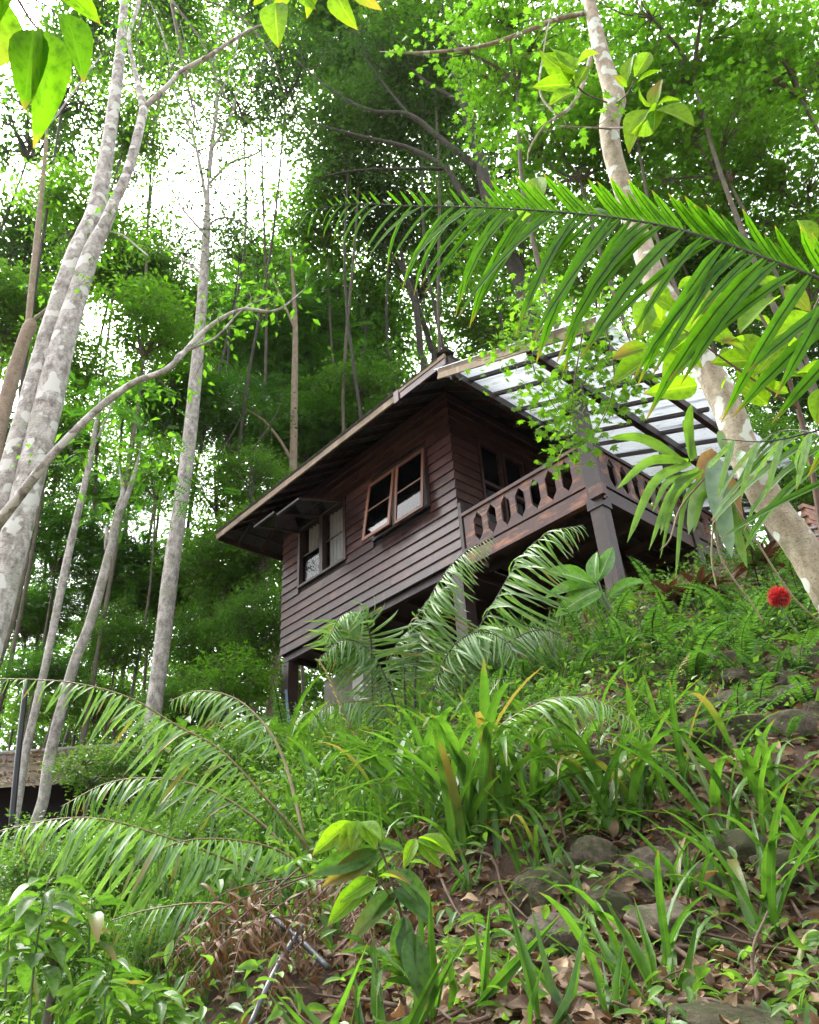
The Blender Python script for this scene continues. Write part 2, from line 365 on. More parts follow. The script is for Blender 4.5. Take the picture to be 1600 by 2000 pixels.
# ------------------------------------------------------------------ the house (local axes: x = u along the long wall, y = v into the hill, z)
YAW = math.radians(43.67)
HC = np.array([0.9255, 13.0, 8.1196])
UDIR = np.array([math.sin(YAW), -math.cos(YAW), 0]); VDIR = np.array([math.cos(YAW), math.sin(YAW), 0])
ZB = 3.4
house = thing('stilt_house', HC - np.array([0, 0, ZB]), 'dark brown wooden house on stilts with hip roof and balcony', 'house', rotz=math.atan2(UDIR[1], UDIR[0]))
def HW(u, v, z): return HC + UDIR * u + VDIR * v + np.array([0, 0, z])
BOXF = np.array([[0, 3, 2, 1], [4, 5, 6, 7], [0, 1, 5, 4], [1, 2, 6, 5], [2, 3, 7, 6], [3, 0, 4, 7]])
def boxV(a, b, ch=0.0):
    (x0, y0, z0), (x1, y1, z1) = a, b
    return np.array([[x0, y0, z0], [x1, y0, z0], [x1, y1, z0], [x0, y1, z0], [x0, y0, z1], [x1, y0, z1], [x1, y1, z1], [x0, y1, z1]], float)
def hpart(name, V, Fs, mat, parent=None, smooth=False):
    V = np.asarray(V, float).copy()
    if parent is None or parent is house: V[:, 2] += ZB; return link(name, mk_mesh(name, V, Fs, mat, None, smooth), house)
    V[:, 2] += ZB; return link(name, mk_mesh(name, V, Fs, mat, None, smooth), parent)     # parts sit at the house origin
def hbox(name, a, b, mat, parent=None): return hpart(name, boxV(a, b), [BOXF], M[mat], parent)
def beam_between(p, q, w, h):           # square section between two points
    p = np.array(p, float); q = np.array(q, float); d = nrm(q - p)
    s = nrm(np.cross(d, [0, 0, 1.0])) * w / 2; t = np.cross(s / np.linalg.norm(s), d) * h / 2
    return np.array([p - s - t, p + s - t, p + s + t, p - s + t, q - s - t, q + s - t, q + s + t, q - s + t])
BEAMF = np.array([[0, 3, 2, 1], [4, 5, 6, 7], [0, 1, 5, 4], [1, 2, 6, 5], [2, 3, 7, 6], [3, 0, 4, 7]])
def hbeam(name, p, q, w, h, mat, parent=None): return hpart(name, beam_between(p, q, w, h), [BEAMF], M[mat], parent)

# openings: (from, to, z0, z1)
WA = [(-5.29, -3.45, .12, 1.75), (-2.49, -.69, .14, 1.6)]
WB = [(.78, 3.05, -1.2, 1.75)]
Z0, EXPO, NB = -1.36, .2225, 18
def spans(lo, hi, z0, z1, wins):
    out = [(lo, hi)]
    for a, b, c, d in wins:
        if z1 > c + .02 and z0 < d - .02:
            nw = []
            for s, e in out:
                if a > s: nw.append((s, min(a, e)))
                if b < e: nw.append((max(b, s), e))
            out = nw
    return [(s, e) for s, e in out if e - s > .02]
def plank(axis, s, e, z0, z1):
    t0, t1 = .045, .012      # lower edge stands proud of the board below
    if axis == 'A':
        return np.array([[s, -t0, z0], [e, -t0, z0], [e, .0, z0], [s, .0, z0], [s, -t1, z1], [e, -t1, z1], [e, .0, z1], [s, .0, z1]], float)
    return np.array([[t0, s, z0], [t0, e, z0], [0, e, z0], [0, s, z0], [t1, s, z1], [t1, e, z1], [0, e, z1], [0, s, z1]], float)
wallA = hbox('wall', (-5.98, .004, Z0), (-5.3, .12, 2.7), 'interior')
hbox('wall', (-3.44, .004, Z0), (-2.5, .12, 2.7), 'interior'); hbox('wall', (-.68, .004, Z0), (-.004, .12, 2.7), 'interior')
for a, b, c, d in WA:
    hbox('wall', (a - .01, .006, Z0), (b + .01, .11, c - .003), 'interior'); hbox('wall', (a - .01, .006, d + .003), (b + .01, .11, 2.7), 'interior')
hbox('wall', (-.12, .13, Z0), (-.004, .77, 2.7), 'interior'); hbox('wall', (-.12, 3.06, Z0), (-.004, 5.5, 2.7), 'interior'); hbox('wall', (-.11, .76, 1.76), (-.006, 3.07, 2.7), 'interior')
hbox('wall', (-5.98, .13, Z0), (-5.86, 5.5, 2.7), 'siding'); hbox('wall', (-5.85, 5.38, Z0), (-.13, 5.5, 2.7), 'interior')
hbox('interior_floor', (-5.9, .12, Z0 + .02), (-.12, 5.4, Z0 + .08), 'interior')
for i in range(NB):
    z0 = Z0 + i * EXPO; z1 = z0 + EXPO + .006
    hi = .0 if z0 > -.3 else .0
    sp = spans(-6.0, .035, z0, z1, WA)
    if i in (3, 5, 8): sp = [(a, -4.05) if (a < -4.05 < b) else (a, b) for a, b in sp] + [(-4.044, b) for a, b in sp if a < -4.05 < b]
    if i in (1, 4): sp = [(a, -2.0) if (a < -2.0 < b) else (a, b) for a, b in sp] + [(-1.994, b) for a, b in sp if a < -2. < b]
    for s, e in sp: hpart('plank', plank('A', s, e, z0, z1), [BOXF], M['siding'])
    for s, e in spans(.0, 5.5, z0, z1, WB): hpart('plank', plank('B', s, e, z0, z1), [BOXF], M['siding'])
hbox('corner_trim', (.05, -.05, Z0), (.13, .06, -.2), 'beam')
hbox('sill_beam', (-5.98, .05, Z0 - .16), (-.02, .16, Z0 - .004), 'beam')

def curtain(u0, u1, z0, z1, v, folds, parent, axis='A'):
    n = folds * 8 + 1; t = np.linspace(0, 1, n)
    a = u0 + (u1 - u0) * t; w = v + .035 * np.sin(t * folds * 2 * math.pi + .6 * np.sin(9 * t)) + .01 * np.sin(31 * t)
    zz = np.linspace(z0, z1, 4)
    pts = [(x, y, z) if axis == 'A' else (y, x, z) for z in zz for x, y in zip(a, w)]
    i = (np.arange(3)[:, None] * n + np.arange(n - 1)[None]).ravel()
    return hpart('curtain', np.array(pts), [np.stack([i, i + 1, i + n + 1, i + n], -1)], M['curtain'], parent, True)
def sash(u0, u1, z0, z1, tilt, name, mat, v0=-.06, rails=1, verts=1):
    """top-hung sash, hinged at z1 and swung outwards by tilt"""
    W = u1 - u0; Hh = z1 - z0; fr = .075; th = .04
    ct, st = math.cos(tilt), math.sin(tilt)
    def tf(V):
        V = np.asarray(V, float).copy(); x, y, z = V.T
        return np.stack([x + u0, v0 + y * ct + z * st, z1 + z * ct - y * st], -1)      # local z runs 0 .. -Hh below the hinge
    def bx(a, b): return tf(boxV(a, b))
    ac = Acc()
    for a, b in (((0, -th, -Hh), (fr, 0, 0)), ((W - fr, -th, -Hh), (W, 0, 0)), ((fr, -th, -fr), (W - fr, 0, 0)), ((fr, -th, -Hh), (W - fr, 0, -Hh + fr))):
        ac.add(bx(a, b), [BOXF])
    V, Fs, _ = ac.get(); fo = hpart(name, V, Fs, M[mat])
    for k in range(1, rails + 1):
        zc = -Hh * k / (rails + 1); hpart('muntin', bx((fr + .002, -th + .006, zc - .016), (W - fr - .002, -.006, zc + .016)), [BOXF], M[mat], fo)
        for j in (0,): pass
    zs = [-Hh + fr] + [-Hh * k / (rails + 1) for k in range(rails, 0, -1)] + [-fr]
    for a, b in zip(zs[:-1], zs[1:]):
        hpart('pane', bx((fr + .003, -.023, a + .018), (W - fr - .003, -.017, b - .018)), [BOXF], M['glass'], fo)
    return fo
def window_frame(a, b, c, d, mull=True):
    ac = Acc(); t = .06; y0, y1 = -.062, .1
    for p, q in (((a - .02, y0, c - .02), (a + t, y1, d)), ((b - t, y0, c - .02), (b + .02, y1, d)), ((a + t, y0 + .004, d - t), (b - t, y1, d)), ((a + t, y0 - .012, c - .02), (b - t, y1, c + .035))):
        ac.add(boxV(p, q), [BOXF])
    m = (a + b) / 2
    if mull: ac.add(boxV((m - .06, y0 + .006, c + .04), (m + .06, y1 - .01, d - t - .004)), [BOXF])
    V, Fs, _ = ac.get(); return hpart('window_frame', V, Fs, M['beam'])
f1 = window_frame(*WA[0]); curtain(-5.15, -4.5, .16, 1.7, .16, 5, f1); curtain(-4.3, -3.52, .16, 1.7, .16, 6, f1)
f2 = window_frame(*WA[1]); curtain(-2.1, -1.5, .16, 1.58, .18, 5, f2); curtain(-1.45, -.78, .16, 1.58, .18, 6, f2)
for a, b in ((-5.2, -4.45), (-4.3, -3.52)):          # fixed glazing of the far window
    hbox('glazing_bar', (a, .02, .92), (b, .045, .95), 'beam', f1)
    hbox('pane', (a, .03, .16), (b, .036, .915), 'glass', f1) if a < -5 else None
sash(-2.52, -1.62, .02, 1.55, math.radians(9), 'window_sash', 'sash'); sash(-1.58, -.68, .02, 1.55, math.radians(6), 'window_sash', 'sash')
sash(-5.27, -4.42, .3, 1.6, math.radians(78), 'window_sash', 'beam'); sash(-4.32, -3.46, .3, 1.62, math.radians(72), 'window_sash', 'beam')
# glazed doors in the balcony wall
fb = None
for k, (a, b) in enumerate(((.8, 1.5), (1.56, 2.26), (2.32, 3.03))):
    ac = Acc()
    for p, q in (((-.06, a, -1.2), (.05, a + .07, 1.74)), ((-.06, b - .07, -1.2), (.05, b, 1.74)), ((-.06, a + .07, 1.66), (.048, b - .07, 1.74)), ((-.06, a + .07, .66), (.048, b - .07, .74)), ((-.06, a + .07, -1.2), (.048, b - .07, -1.1))):
        ac.add(boxV(p, q), [BOXF])
    V, Fs, _ = ac.get(); d = hpart('balcony_door', V, Fs, M['siding'])
    hbox('pane', (-.03, a + .073, .745), (-.022, b - .073, 1.655), 'glass', d); hbox('pane', (-.03, a + .073, -.2), (-.022, b - .073, .655), 'glass', d)
    hbox('door_panel', (-.04, a + .073, -1.095), (.0, b - .073, -.21), 'siding', d)

# hip roof
E0, E1, V0, V1, ZE = -7.22, 1.2, -1.2, 6.7, 2.08
PT = math.tan(math.radians(33)); RU = (V1 - V0) / 2; ZR = ZE + RU * PT
VM = (V0 + V1) / 2
def slab(name, pts, th, mat):
    pts = np.array(pts, float); n = len(pts); V = np.vstack([pts, pts + [0, 0, th]])
    F = [[(n + i) for i in range(n)], list(range(n))[::-1]]
    sides = [[i, (i + 1) % n, n + (i + 1) % n, n + i] for i in range(n)]
    return hpart(name, V, [np.array(F), np.array(sides)], M[mat])
slab('roof', [(E0, V0, ZE), (E1, V0, ZE), (E1 - RU, VM, ZR), (E0 + RU, VM, ZR)], .05, 'soffit')
slab('roof', [(E1, V1, ZE), (E0, V1, ZE), (E0 + RU, VM, ZR), (E1 - RU, VM, ZR)], .05, 'soffit')
slab('roof', [(E0, V1, ZE), (E0, V0, ZE), (E0 + RU, VM, ZR)], .05, 'soffit')
slab('roof', [(E1, V0, ZE), (E1, V1, ZE), (E1 - RU, VM, ZR)], .05, 'soffit')
# tile courses on the slopes that show their edge
tl = mk_mesh('roof_tile', np.array([[-.12, -.02, 0], [.12, -.02, 0], [.12, .4, .0], [-.12, .4, .0], [-.12, -.02, .045], [.12, -.02, .045], [.12, .4, .03], [-.12, .4, .03]]), [BOXF], M['tile'], None, False)
def tile_at(u, v, z, rz, sc=1.0):
    mt = Matrix.Translation((u, v, z + ZB)) @ Matrix.Rotation(rz, 4, 'Z') @ Matrix.Rotation(math.radians(33) + random.uniform(-.03, .05), 4, 'X') @ Matrix.Rotation(random.uniform(-.04, .04), 4, 'Z')
    link('roof_tile', tl, house, mt)
for r in range(5):
    u = E0 + .05 + r * .25 + (.12 if r % 2 else 0)
    while u < E1 - .05 - r * .25:
        tile_at(u, V0 - .05 + r * .28, ZE + .055 + (r * .28 - .05) * PT + r * .006, 0); u += .245
for r in range(2):
    v = V0 + .2 + r * .25
    while v < 2.5:
        tile_at(E0 - .05 + r * .28, v, ZE + .055 + (r * .28 - .05) * PT + r * .006, -math.pi / 2); v += .245
    v = V0 + .2 + r * .25
    while v < 3:
        tile_at(E1 + .02 - r * .28, v, ZE + .055 + (r * .28 - .02) * PT + r * .006, math.pi / 2); v += .245
for k in range(6):                                                # hip caps at the near corner
    t = k * .3
    mt = Matrix.Translation((E1 + .02 - t * .7, V0 - .02 + t * .7, ZE + .13 + t * .7 * PT + ZB)) @ Matrix.Rotation(math.radians(45), 4, 'Z') @ Matrix.Rotation(math.radians(24), 4, 'X')
    V = np.array([[-.17, 0, -.03], [0, -.03, .09], [.17, 0, -.03], [-.15, .42, -.05], [0, .42, .06], [.15, .42, -.05], [0, 0, -.0], [0, .42, -.03]], float)
    link('hip_cap', mk_mesh('hip_cap', V, [np.array([[0, 3, 4, 1], [1, 4, 5, 2], [0, 1, 2, 6][::1], [3, 7, 5, 4], [0, 6, 7, 3], [6, 2, 5, 7]])], M['tile'], None, False), house, mt)
hbox('fascia_board', (E0 - .02, V0 - .05, ZE - .15), (-.22, V0 - .01, ZE + .01), 'fascia')
hbox('fascia_board', (-.12, V0 - .06, ZE - .2), (E1 + .02, V0 - .02, ZE - .05), 'siding')
hbox('fascia_board', (-.12, V0 - .075, ZE - .045), (E1 + .02, V0 - .03, ZE + .05), 'fascia')
hbox('fascia_joint', (-.24, V0 - .085, ZE - .24), (-.1, V0 + .02, ZE + .04), 'siding')
hbox('fascia_board', (E0 - .05, V0, ZE - .15), (E0 - .01, V1, ZE + .01), 'beam')
hbox('fascia_board', (E1 + .01, V0, ZE - .2), (E1 + .05, V1, ZE + .0), 'beam')
# underside: rafters and battens
for k in range(14):
    u = E0 + .5 + k * .6
    rise = min(u - E0, E1 - u, 1.9)
    if rise > .3: hbeam('rafter', (u, V0 + .03, ZE - .09), (u, V0 + rise, ZE - .09 + rise * PT), .06, .1, 'beam')
for k in range(6):
    v = V0 + .6 + k * .7
    hbeam('rafter', (E0 + .03, v, ZE - .09), (E0 + min(v - V0, 1.3), v, ZE - .09 + min(v - V0, 1.3) * PT), .06, .1, 'beam')
    hbeam('rafter', (E1 - .03, v, ZE - .09), (E1 - min(v - V0, 1.3), v, ZE - .09 + min(v - V0, 1.3) * PT), .06, .1, 'beam')
for k in range(1, 5):
    o = k * .27; hbeam('batten', (E0 + o, V0 + o, ZE - .02 + o * PT), (E1 - o, V0 + o, ZE - .02 + o * PT), .04, .04, 'soffit')
    hbeam('batten', (E0 + o, V0 + o, ZE - .02 + o * PT), (E0 + o, V1 - o, ZE - .02 + o * PT), .04, .04, 'soffit')
# small lower roof on the far end
slab('lower_roof', [(-6.9, .75, .78), (-6.0, .75, 1.2), (-6.0, 3.4, 1.2), (-6.9, 3.4, .78)], .05, 'tile')
hbeam('lower_fascia', (-6.93, .72, .78), (-6.0, .72, 1.2), .04, .14, 'fascia')

# balcony
BU = 3.05
hbeam('edge_beam', (.14, 0, -1.475), (BU + .16, 0, -1.475), .12, .27, 'railwood')
hbeam('edge_beam', (BU + .02, .14, -1.48), (BU + .02, 5.5, -1.48), .12, .26, 'beam')
for k in range(14): hbox('deck_plank', (.14 + k * .205, .07, -1.35), (.14 + k * .205 + .195, 5.45, -1.315), 'beam')
for k in range(6): hbox('joist', (.1, .6 + k * .85, -1.5), (BU - .06, .68 + k * .85, -1.354), 'beam')
def rail_boards(axis, s0, s1, off, n):
    pitch = (s1 - s0) / n
    zt, zb = -.54, -1.245; hz0, hz1 = -.6, -1.19
    for k in range(n):
        a = s0 + k * pitch + .004; b = s0 + (k + 1) * pitch - .004; h = pitch * .29; q = .13
        pts = [(a, zb), (b, zb), (b, hz1), (b - h, hz1 + q), (b - h, hz0 - q), (b, hz0), (b, zt), (a, zt), (a, hz0), (a + h, hz0 - q), (a + h, hz1 + q), (a, hz1)]
        if k == 0: pts = pts[:8]
        if k == n - 1: pts = [pts[0], pts[1], pts[6], pts[7]] + pts[8:]
        m = len(pts); th = .018
        front = [(s, off - th, z) for s, z in pts]; back = [(s, off + th, z) for s, z in pts]
        V = np.array(front + back, float)
        if axis == 'v': V = V[:, [1, 0, 2]]
        me = bpy.data.meshes.new('rail_board'); V[:, 2] += ZB
        F = [list(range(m)), [m + i for i in range(m)][::-1]] + [[(i + 1) % m, i, m + i, m + (i + 1) % m] for i in range(m)]
        me.from_pydata([tuple(x) for x in V], [], F); me.update(); me.materials.append(M['railwood'])
        link('rail_board', me, house)
hbeam('top_rail', (.14, -.01, -.5), (BU - .12, -.01, -.5), .11, .07, 'railwood'); hbeam('bottom_rail', (.14, -.01, -1.275), (BU - .12, -.01, -1.275), .12, .06, 'railwood')
rail_boards('u', .16, BU - .14, -.01, 8)
hbeam('top_rail', (BU + .03, .16, -.5), (BU + .03, 5.3, -.5), .11, .07, 'beam'); hbeam('bottom_rail', (BU + .03, .16, -1.275), (BU + .03, 5.3, -1.275), .12, .06, 'beam')
rail_boards('v', .18, 5.28, BU + .03, 14)
LZ = lambda u: 1.72 - .39 * (u - 1.15)
for v in (.0, 2.9, 5.4):
    hbox('balcony_post', (BU - .12, v - .1, -1.62), (BU + .12, v + .1, LZ(BU) - .2), 'beam')
    hbox('stilt', (BU - .12, v - .105, -4.6), (BU + .12, v + .105, -1.622), 'beam')
hbox('post_strip', (BU + .135, -.125, -1.7), (BU + .19, -.06, LZ(BU) - .25), 'beam')
hbox('post_block', (BU - .02, -.2, -1.66), (BU + .24, -.115, -1.46), 'railwood')
hbox('post_collar', (BU - .15, -.13, -1.8), (BU + .145, .13, -1.625), 'beam')
hbox('brace', (BU - .3, -.1, .28), (BU - .13, .1, .42), 'beam')
# lean-to roof of clear corrugated sheets over the balcony
for u, w, h in ((1.42, .1, .16), (3.13, .12, .18), (4.2, .1, .16)):
    hbeam('roof_beam', (u, -1.3, LZ(u) - .17), (u, 7.7, LZ(u) - .17), w, h, 'beam')
for v in (-.85, -.17, .58, 1.3, 2.05, 2.65, 3.35, 4.05, 4.75, 5.45, 6.2, 7.0, 7.6):
    hbeam('roof_rafter', (1.2, v, LZ(1.2) - .055), (4.4, v, LZ(4.4) - .055), .055, .075, 'beam')
for b, z, h in ((0, -.02, .12), (1, -.16, .13)):
    hbeam('verge_board', (1.12, -1.36 - .02 * b, LZ(1.12) + z), (4.45, -1.36 - .02 * b, LZ(4.45) + z), .035, h, 'fascia')
def sheet(v0, v1, dz):
    n = 41; vv = np.linspace(v0, v1, n); uu = [1.05, 2.2, 3.4, 4.55]
    pts = [(u, v, LZ(u) + .03 + dz + .026 * math.sin(v * 2 * math.pi / .115)) for u in uu for v in vv]
    i = (np.arange(3)[:, None] * n + np.arange(n - 1)[None]).ravel()
    hpart('roof_sheet', np.array(pts), [np.stack([i, i + n, i + n + 1, i + 1], -1)], M['sheet'], None, True)
v = -1.42; k = 0
while v < 7.8:
    sheet(v, min(v + .86, 7.95), .006 * (k % 2)); v += .8; k += 1
# stilts and things under the floor
for u, v in ((-5.82, .14), (-5.82, 3.0), (-.2, .16), (-.2, 3.0), (-3.0, 3.2)):
    hbox('stilt', (u - .15, v - .13, -4.6), (u + .13, v + .15, Z0 - .01 if v > .2 else Z0 - .205), 'beam')
hbox('concrete_column', (-3.78, .35, -4.4), (-3.42, .7, Z0 - .02), 'concrete')
for k in range(8): hbox('joist', (-5.9 + k * .8, .17, Z0 - .15), (-5.82 + k * .8, 5.4, Z0 - .01), 'beam')
hbox('floor_board', (-5.97, .17, Z0 - .008), (-.01, 5.45, Z0 + .016), 'beam')
hbox('concrete_pier', (-6.0, 1.25, -4.6), (-4.35, 1.45, -1.75), 'concrete')
hbox('shade_backing', (-3.2, 4.6, -4.6), (6.0, 4.75, -1.4), 'interior')  # near-black panel added where there is only deep shade under the house
hbeam('drain_pipe', (-5.6, -.1, -2.3), (-5.0, -.4, -3.3), .05, .05, 'bluepvc')

# ================================================================== vegetation
def tmpl_simple(w=.24):
    V = np.array([[0, 0, 0], [-w, .42, .06], [0, .45, .0], [w, .42, .06], [0, 1, -.12]], float)
    return V, np.array([[0, 2, 1], [0, 3, 2], [1, 2, 4], [2, 3, 4]]), np.array([[0, 0], [-1, .45], [0, .45], [1, .45], [0, 1]], float)
def tmpl_quad(w=.27):
    V = np.array([[0, 0, 0], [-w, .45, .07], [0, 1, -.1], [w, .45, .07]], float)
    return V, np.array([[0, 2, 1], [0, 3, 2]]), np.array([[0, 0], [-1, .45], [0, 1], [1, .45]], float)
def tmpl_star():
    ang = np.radians([-90, -150, -125, -178, -215, -235, -270, -305, -325, -362, -415, -390][:12])
    outline = [(0, 0), (-.3, .1), (-.62, .28), (-.3, .38), (-.42, .75), (-.14, .62), (0, 1.05), (.14, .62), (.42, .75), (.3, .38), (.62, .28), (.3, .1)]
    V = np.array([(0, .35, 0)] + [(x * .9, y, -.12 * (x * x + (y - .35) ** 2)) for x, y in outline], float)
    n = len(outline); F = np.array([[0, 1 + (i + 1) % n, 1 + i] for i in range(n)])
    L = np.array([(0, .35)] + [(x * 1.6, y) for x, y in outline], float); return V, F, L
def tmpl_pinnate(pairs=8, ll=.3, w=.05):
    Vs, Fs, Ls = [], [], []; n = 0
    for k in range(pairs):
        t = .12 + .85 * k / (pairs - 1); l = ll * (1 - .55 * abs(t - .45) - .1)
        for s in (-1, 1):
            b = np.array([0, t, -.22 * t * t]); d = nrm(np.array([s, .45, -.25])); q = np.array([-.35 * s, 1, 0]) * w
            Vs += [b, b + d * l * .5 + q, b + d * l, b + d * l * .5 - q]; Fs.append([n, n + 1, n + 2, n + 3]); Ls += [(0, 0), (1, .5), (.3, 1), (1, .5)]; n += 4
    return np.array(Vs), np.array(Fs), np.array(Ls, float)
def scatter(T, pos, axis, normal, size, tint):
    tv, tf, tl_ = T; n = len(pos)
    y = nrm(axis); x = nrm(np.cross(y, normal)); z = np.cross(x, y)
    V = pos[:, None] + size[:, None, None] * (tv[None, :, 0:1] * x[:, None] + tv[None, :, 1:2] * y[:, None] + tv[None, :, 2:3] * z[:, None])
    k = len(tv); F = (tf[None] + (np.arange(n) * k)[:, None, None]).reshape(-1, tf.shape[1])
    L = np.concatenate([np.broadcast_to(tl_[None], (n, k, 2)), np.broadcast_to(np.clip(tint, 0, 1)[:, None, None], (n, k, 1))], -1).reshape(-1, 3)
    return V.reshape(-1, 3), [F], L
def clump_leaves(acc, centers, sig, per, T, size, flat=.55, droop=.5, up=1.0, tvar=.3):
    c = np.repeat(centers, per, 0); s = np.repeat(np.broadcast_to(sig, (len(centers),)), per)
    n = len(c); d = rng.normal(size=(n, 3)) * np.array([1, 1, flat]); pos = c + d * s[:, None]
    ax = d * np.array([1, 1, .3]) + rng.normal(size=(n, 3)) * .5 + np.array([0, 0, -droop])
    nn = rng.normal(size=(n, 3)) * .55 + np.array([0, 0, up])
    tint = np.repeat(rng.random(len(centers)) * .5, per) + rng.random(n) * tvar + .12 * d[:, 2]
    acc.add(*scatter(T, pos, ax, nn, size * (.45 + 1.0 * rng.random(n) ** 1.3), tint))
def ell_centers(n, R, inner=.25):
    d = nrm(rng.normal(size=(n, 3))); r = inner + (1 - inner) * rng.random(n) ** .55
    lob = 1 + .22 * np.sin(d[:, 0] * 5 + 1) * np.cos(d[:, 1] * 4) + .15 * np.sin(d[:, 2] * 6 + 2)
    return d * (r * lob)[:, None] * np.asarray(R)

Q, S4, STAR, PIN = tmpl_quad(), tmpl_simple(), tmpl_star(), tmpl_pinnate()
VAR = {}
def make_variant(key, mat, T, size, ncl, per, sig, bark, flat=.55, sq=.85, droop=.5):
    R = 3.0
    C = ell_centers(ncl, (R, R, R * sq))
    a = Acc(); clump_leaves(a, C, sig * (.7 + .6 * rng.random(ncl)), per, T, size, flat, droop)
    crown = a.mesh('crown', M[mat], False)
    nodes = ell_centers(9, (R * .5, R * .5, R * .45), .5) + np.array([0, 0, -.15 * R])
    b = Acc(); base = np.array([0, 0, -R * .75])
    for nd in nodes:
        b.add(*tube(spline([base, base * .5 + nd * .35 + rng.normal(size=3) * .15, nd], 7), np.linspace(.09, .045, 7), 5))
    for c in C[: min(ncl, 110)]:
        nd = nodes[np.argmin(((nodes - c) ** 2).sum(1))]
        b.add(*tube(spline([nd, (nd + c) / 2 + rng.normal(size=3) * .15, c], 5), np.linspace(.035, .01, 5), 4))
    VAR[key] = (crown, b.mesh('limbs', M[bark]))
make_variant('far', 'far', S4, .32, 190, 46, .42, 'mid_bark')
make_variant('far2', 'far', S4, .3, 130, 46, .38, 'mid_bark', .5)
make_variant('dark', 'dark', S4, .27, 190, 42, .42, 'dark_bark')
make_variant('feather', 'feather', PIN, .75, 120, 17, .4, 'mid_bark', .35, .9, .25)
make_variant('feather2', 'feather', PIN, .7, 95, 17, .36, 'mid_bark', .35, .8, .25)
make_variant('fine', 'far', Q, .2, 180, 70, .36, 'mid_bark', .6)
make_variant('star', 'bright', STAR, .24, 130, 24, .42, 'mid_bark', .5)
make_variant('sparse', 'dark', Q, .24, 100, 36, .45, 'dark_bark', .6)
make_variant('bright', 'bright', S4, .3, 120, 40, .42, 'mid_bark', .5)
NBG = 0
def bg_tree(px, py, y, rpx, key, label, name='forest_tree', cat='tree', group='trees of the forest behind the house', sq=1.0, bark='mid_bark', trunk=True, lean=0.0):
    c = P(px, py, y); R = rpx * mpp(c); s = R / 3.0
    gx = c[0] + lean * R; zg = float(H(gx, c[1]))
    if not trunk: zg = c[2] - R * .9 * sq
    base = np.array([gx, c[1], min(zg - .3, c[2] - R)])
    t = thing(name, base, label, cat, group)
    top = c + np.array([0, 0, -R * .75 * sq])
    h = top[2] - base[2]
    if h > .3:
        pth = spline([base, base + (top - base) * .35 + np.array([.04 * h * random.uniform(-1, 1), .02 * h, 0]), base + (top - base) * .7 + np.array([.03 * h * random.uniform(-1, 1), 0, 0]), top + np.array([0, 0, .1 * R])], 14)
        r0 = max(.03, min(.08, .0035 * h + .012 * R)); wpart('trunk', *tube(pth, np.linspace(r0, r0 * .55, 14), 8, .08), M[bark], t)
    crown, limbs = VAR[key]
    mt = Matrix.Translation(Vector(c - base)) @ Matrix.Rotation(random.uniform(0, 6.28), 4, 'Z') @ Matrix.Diagonal((s, s, s * sq, 1))
    link('limbs', limbs, t, mt); link('crown', crown, t, mt)
    return t

# distant woods: reads as one mass
def far_woods():
    a = Acc(); cs = []
    for px, py, y, rx, rz, n in [(420, 1180, 42, 260, 190, 260), (560, 1340, 40, 330, 90, 160), (700, 900, 44, 330, 240, 300), (600, 700, 46, 260, 160, 200), (1050, 900, 44, 360, 260, 150), (1450, 900, 40, 330, 380, 260),
                                 (1450, 550, 44, 300, 240, 170), (1000, 600, 48, 330, 100, 50), (130, 1330, 44, 260, 90, 120), (200, 1440, 40, 260, 60, 120), (60, 1000, 46, 190, 200, 110), (240, 820, 48, 170, 180, 100), (900, 200, 48, 420, 220, 40), (1500, 200, 44, 260, 260, 50), (70, 600, 46, 150, 200, 70)]:
        c = P(px, py, y); m = mpp(c); cs.append(c + ell_centers(n, (rx * m, 4.0, rz * m), .05))
    cs = np.vstack(cs); clump_leaves(a, cs, .95, 56, Q, .36, .6, .4)
    link('distant_woods', a.mesh('distant_woods', M['far'], False), label='hazy bright green wood far behind the trees', cat='woods', kind='stuff')
far_woods()

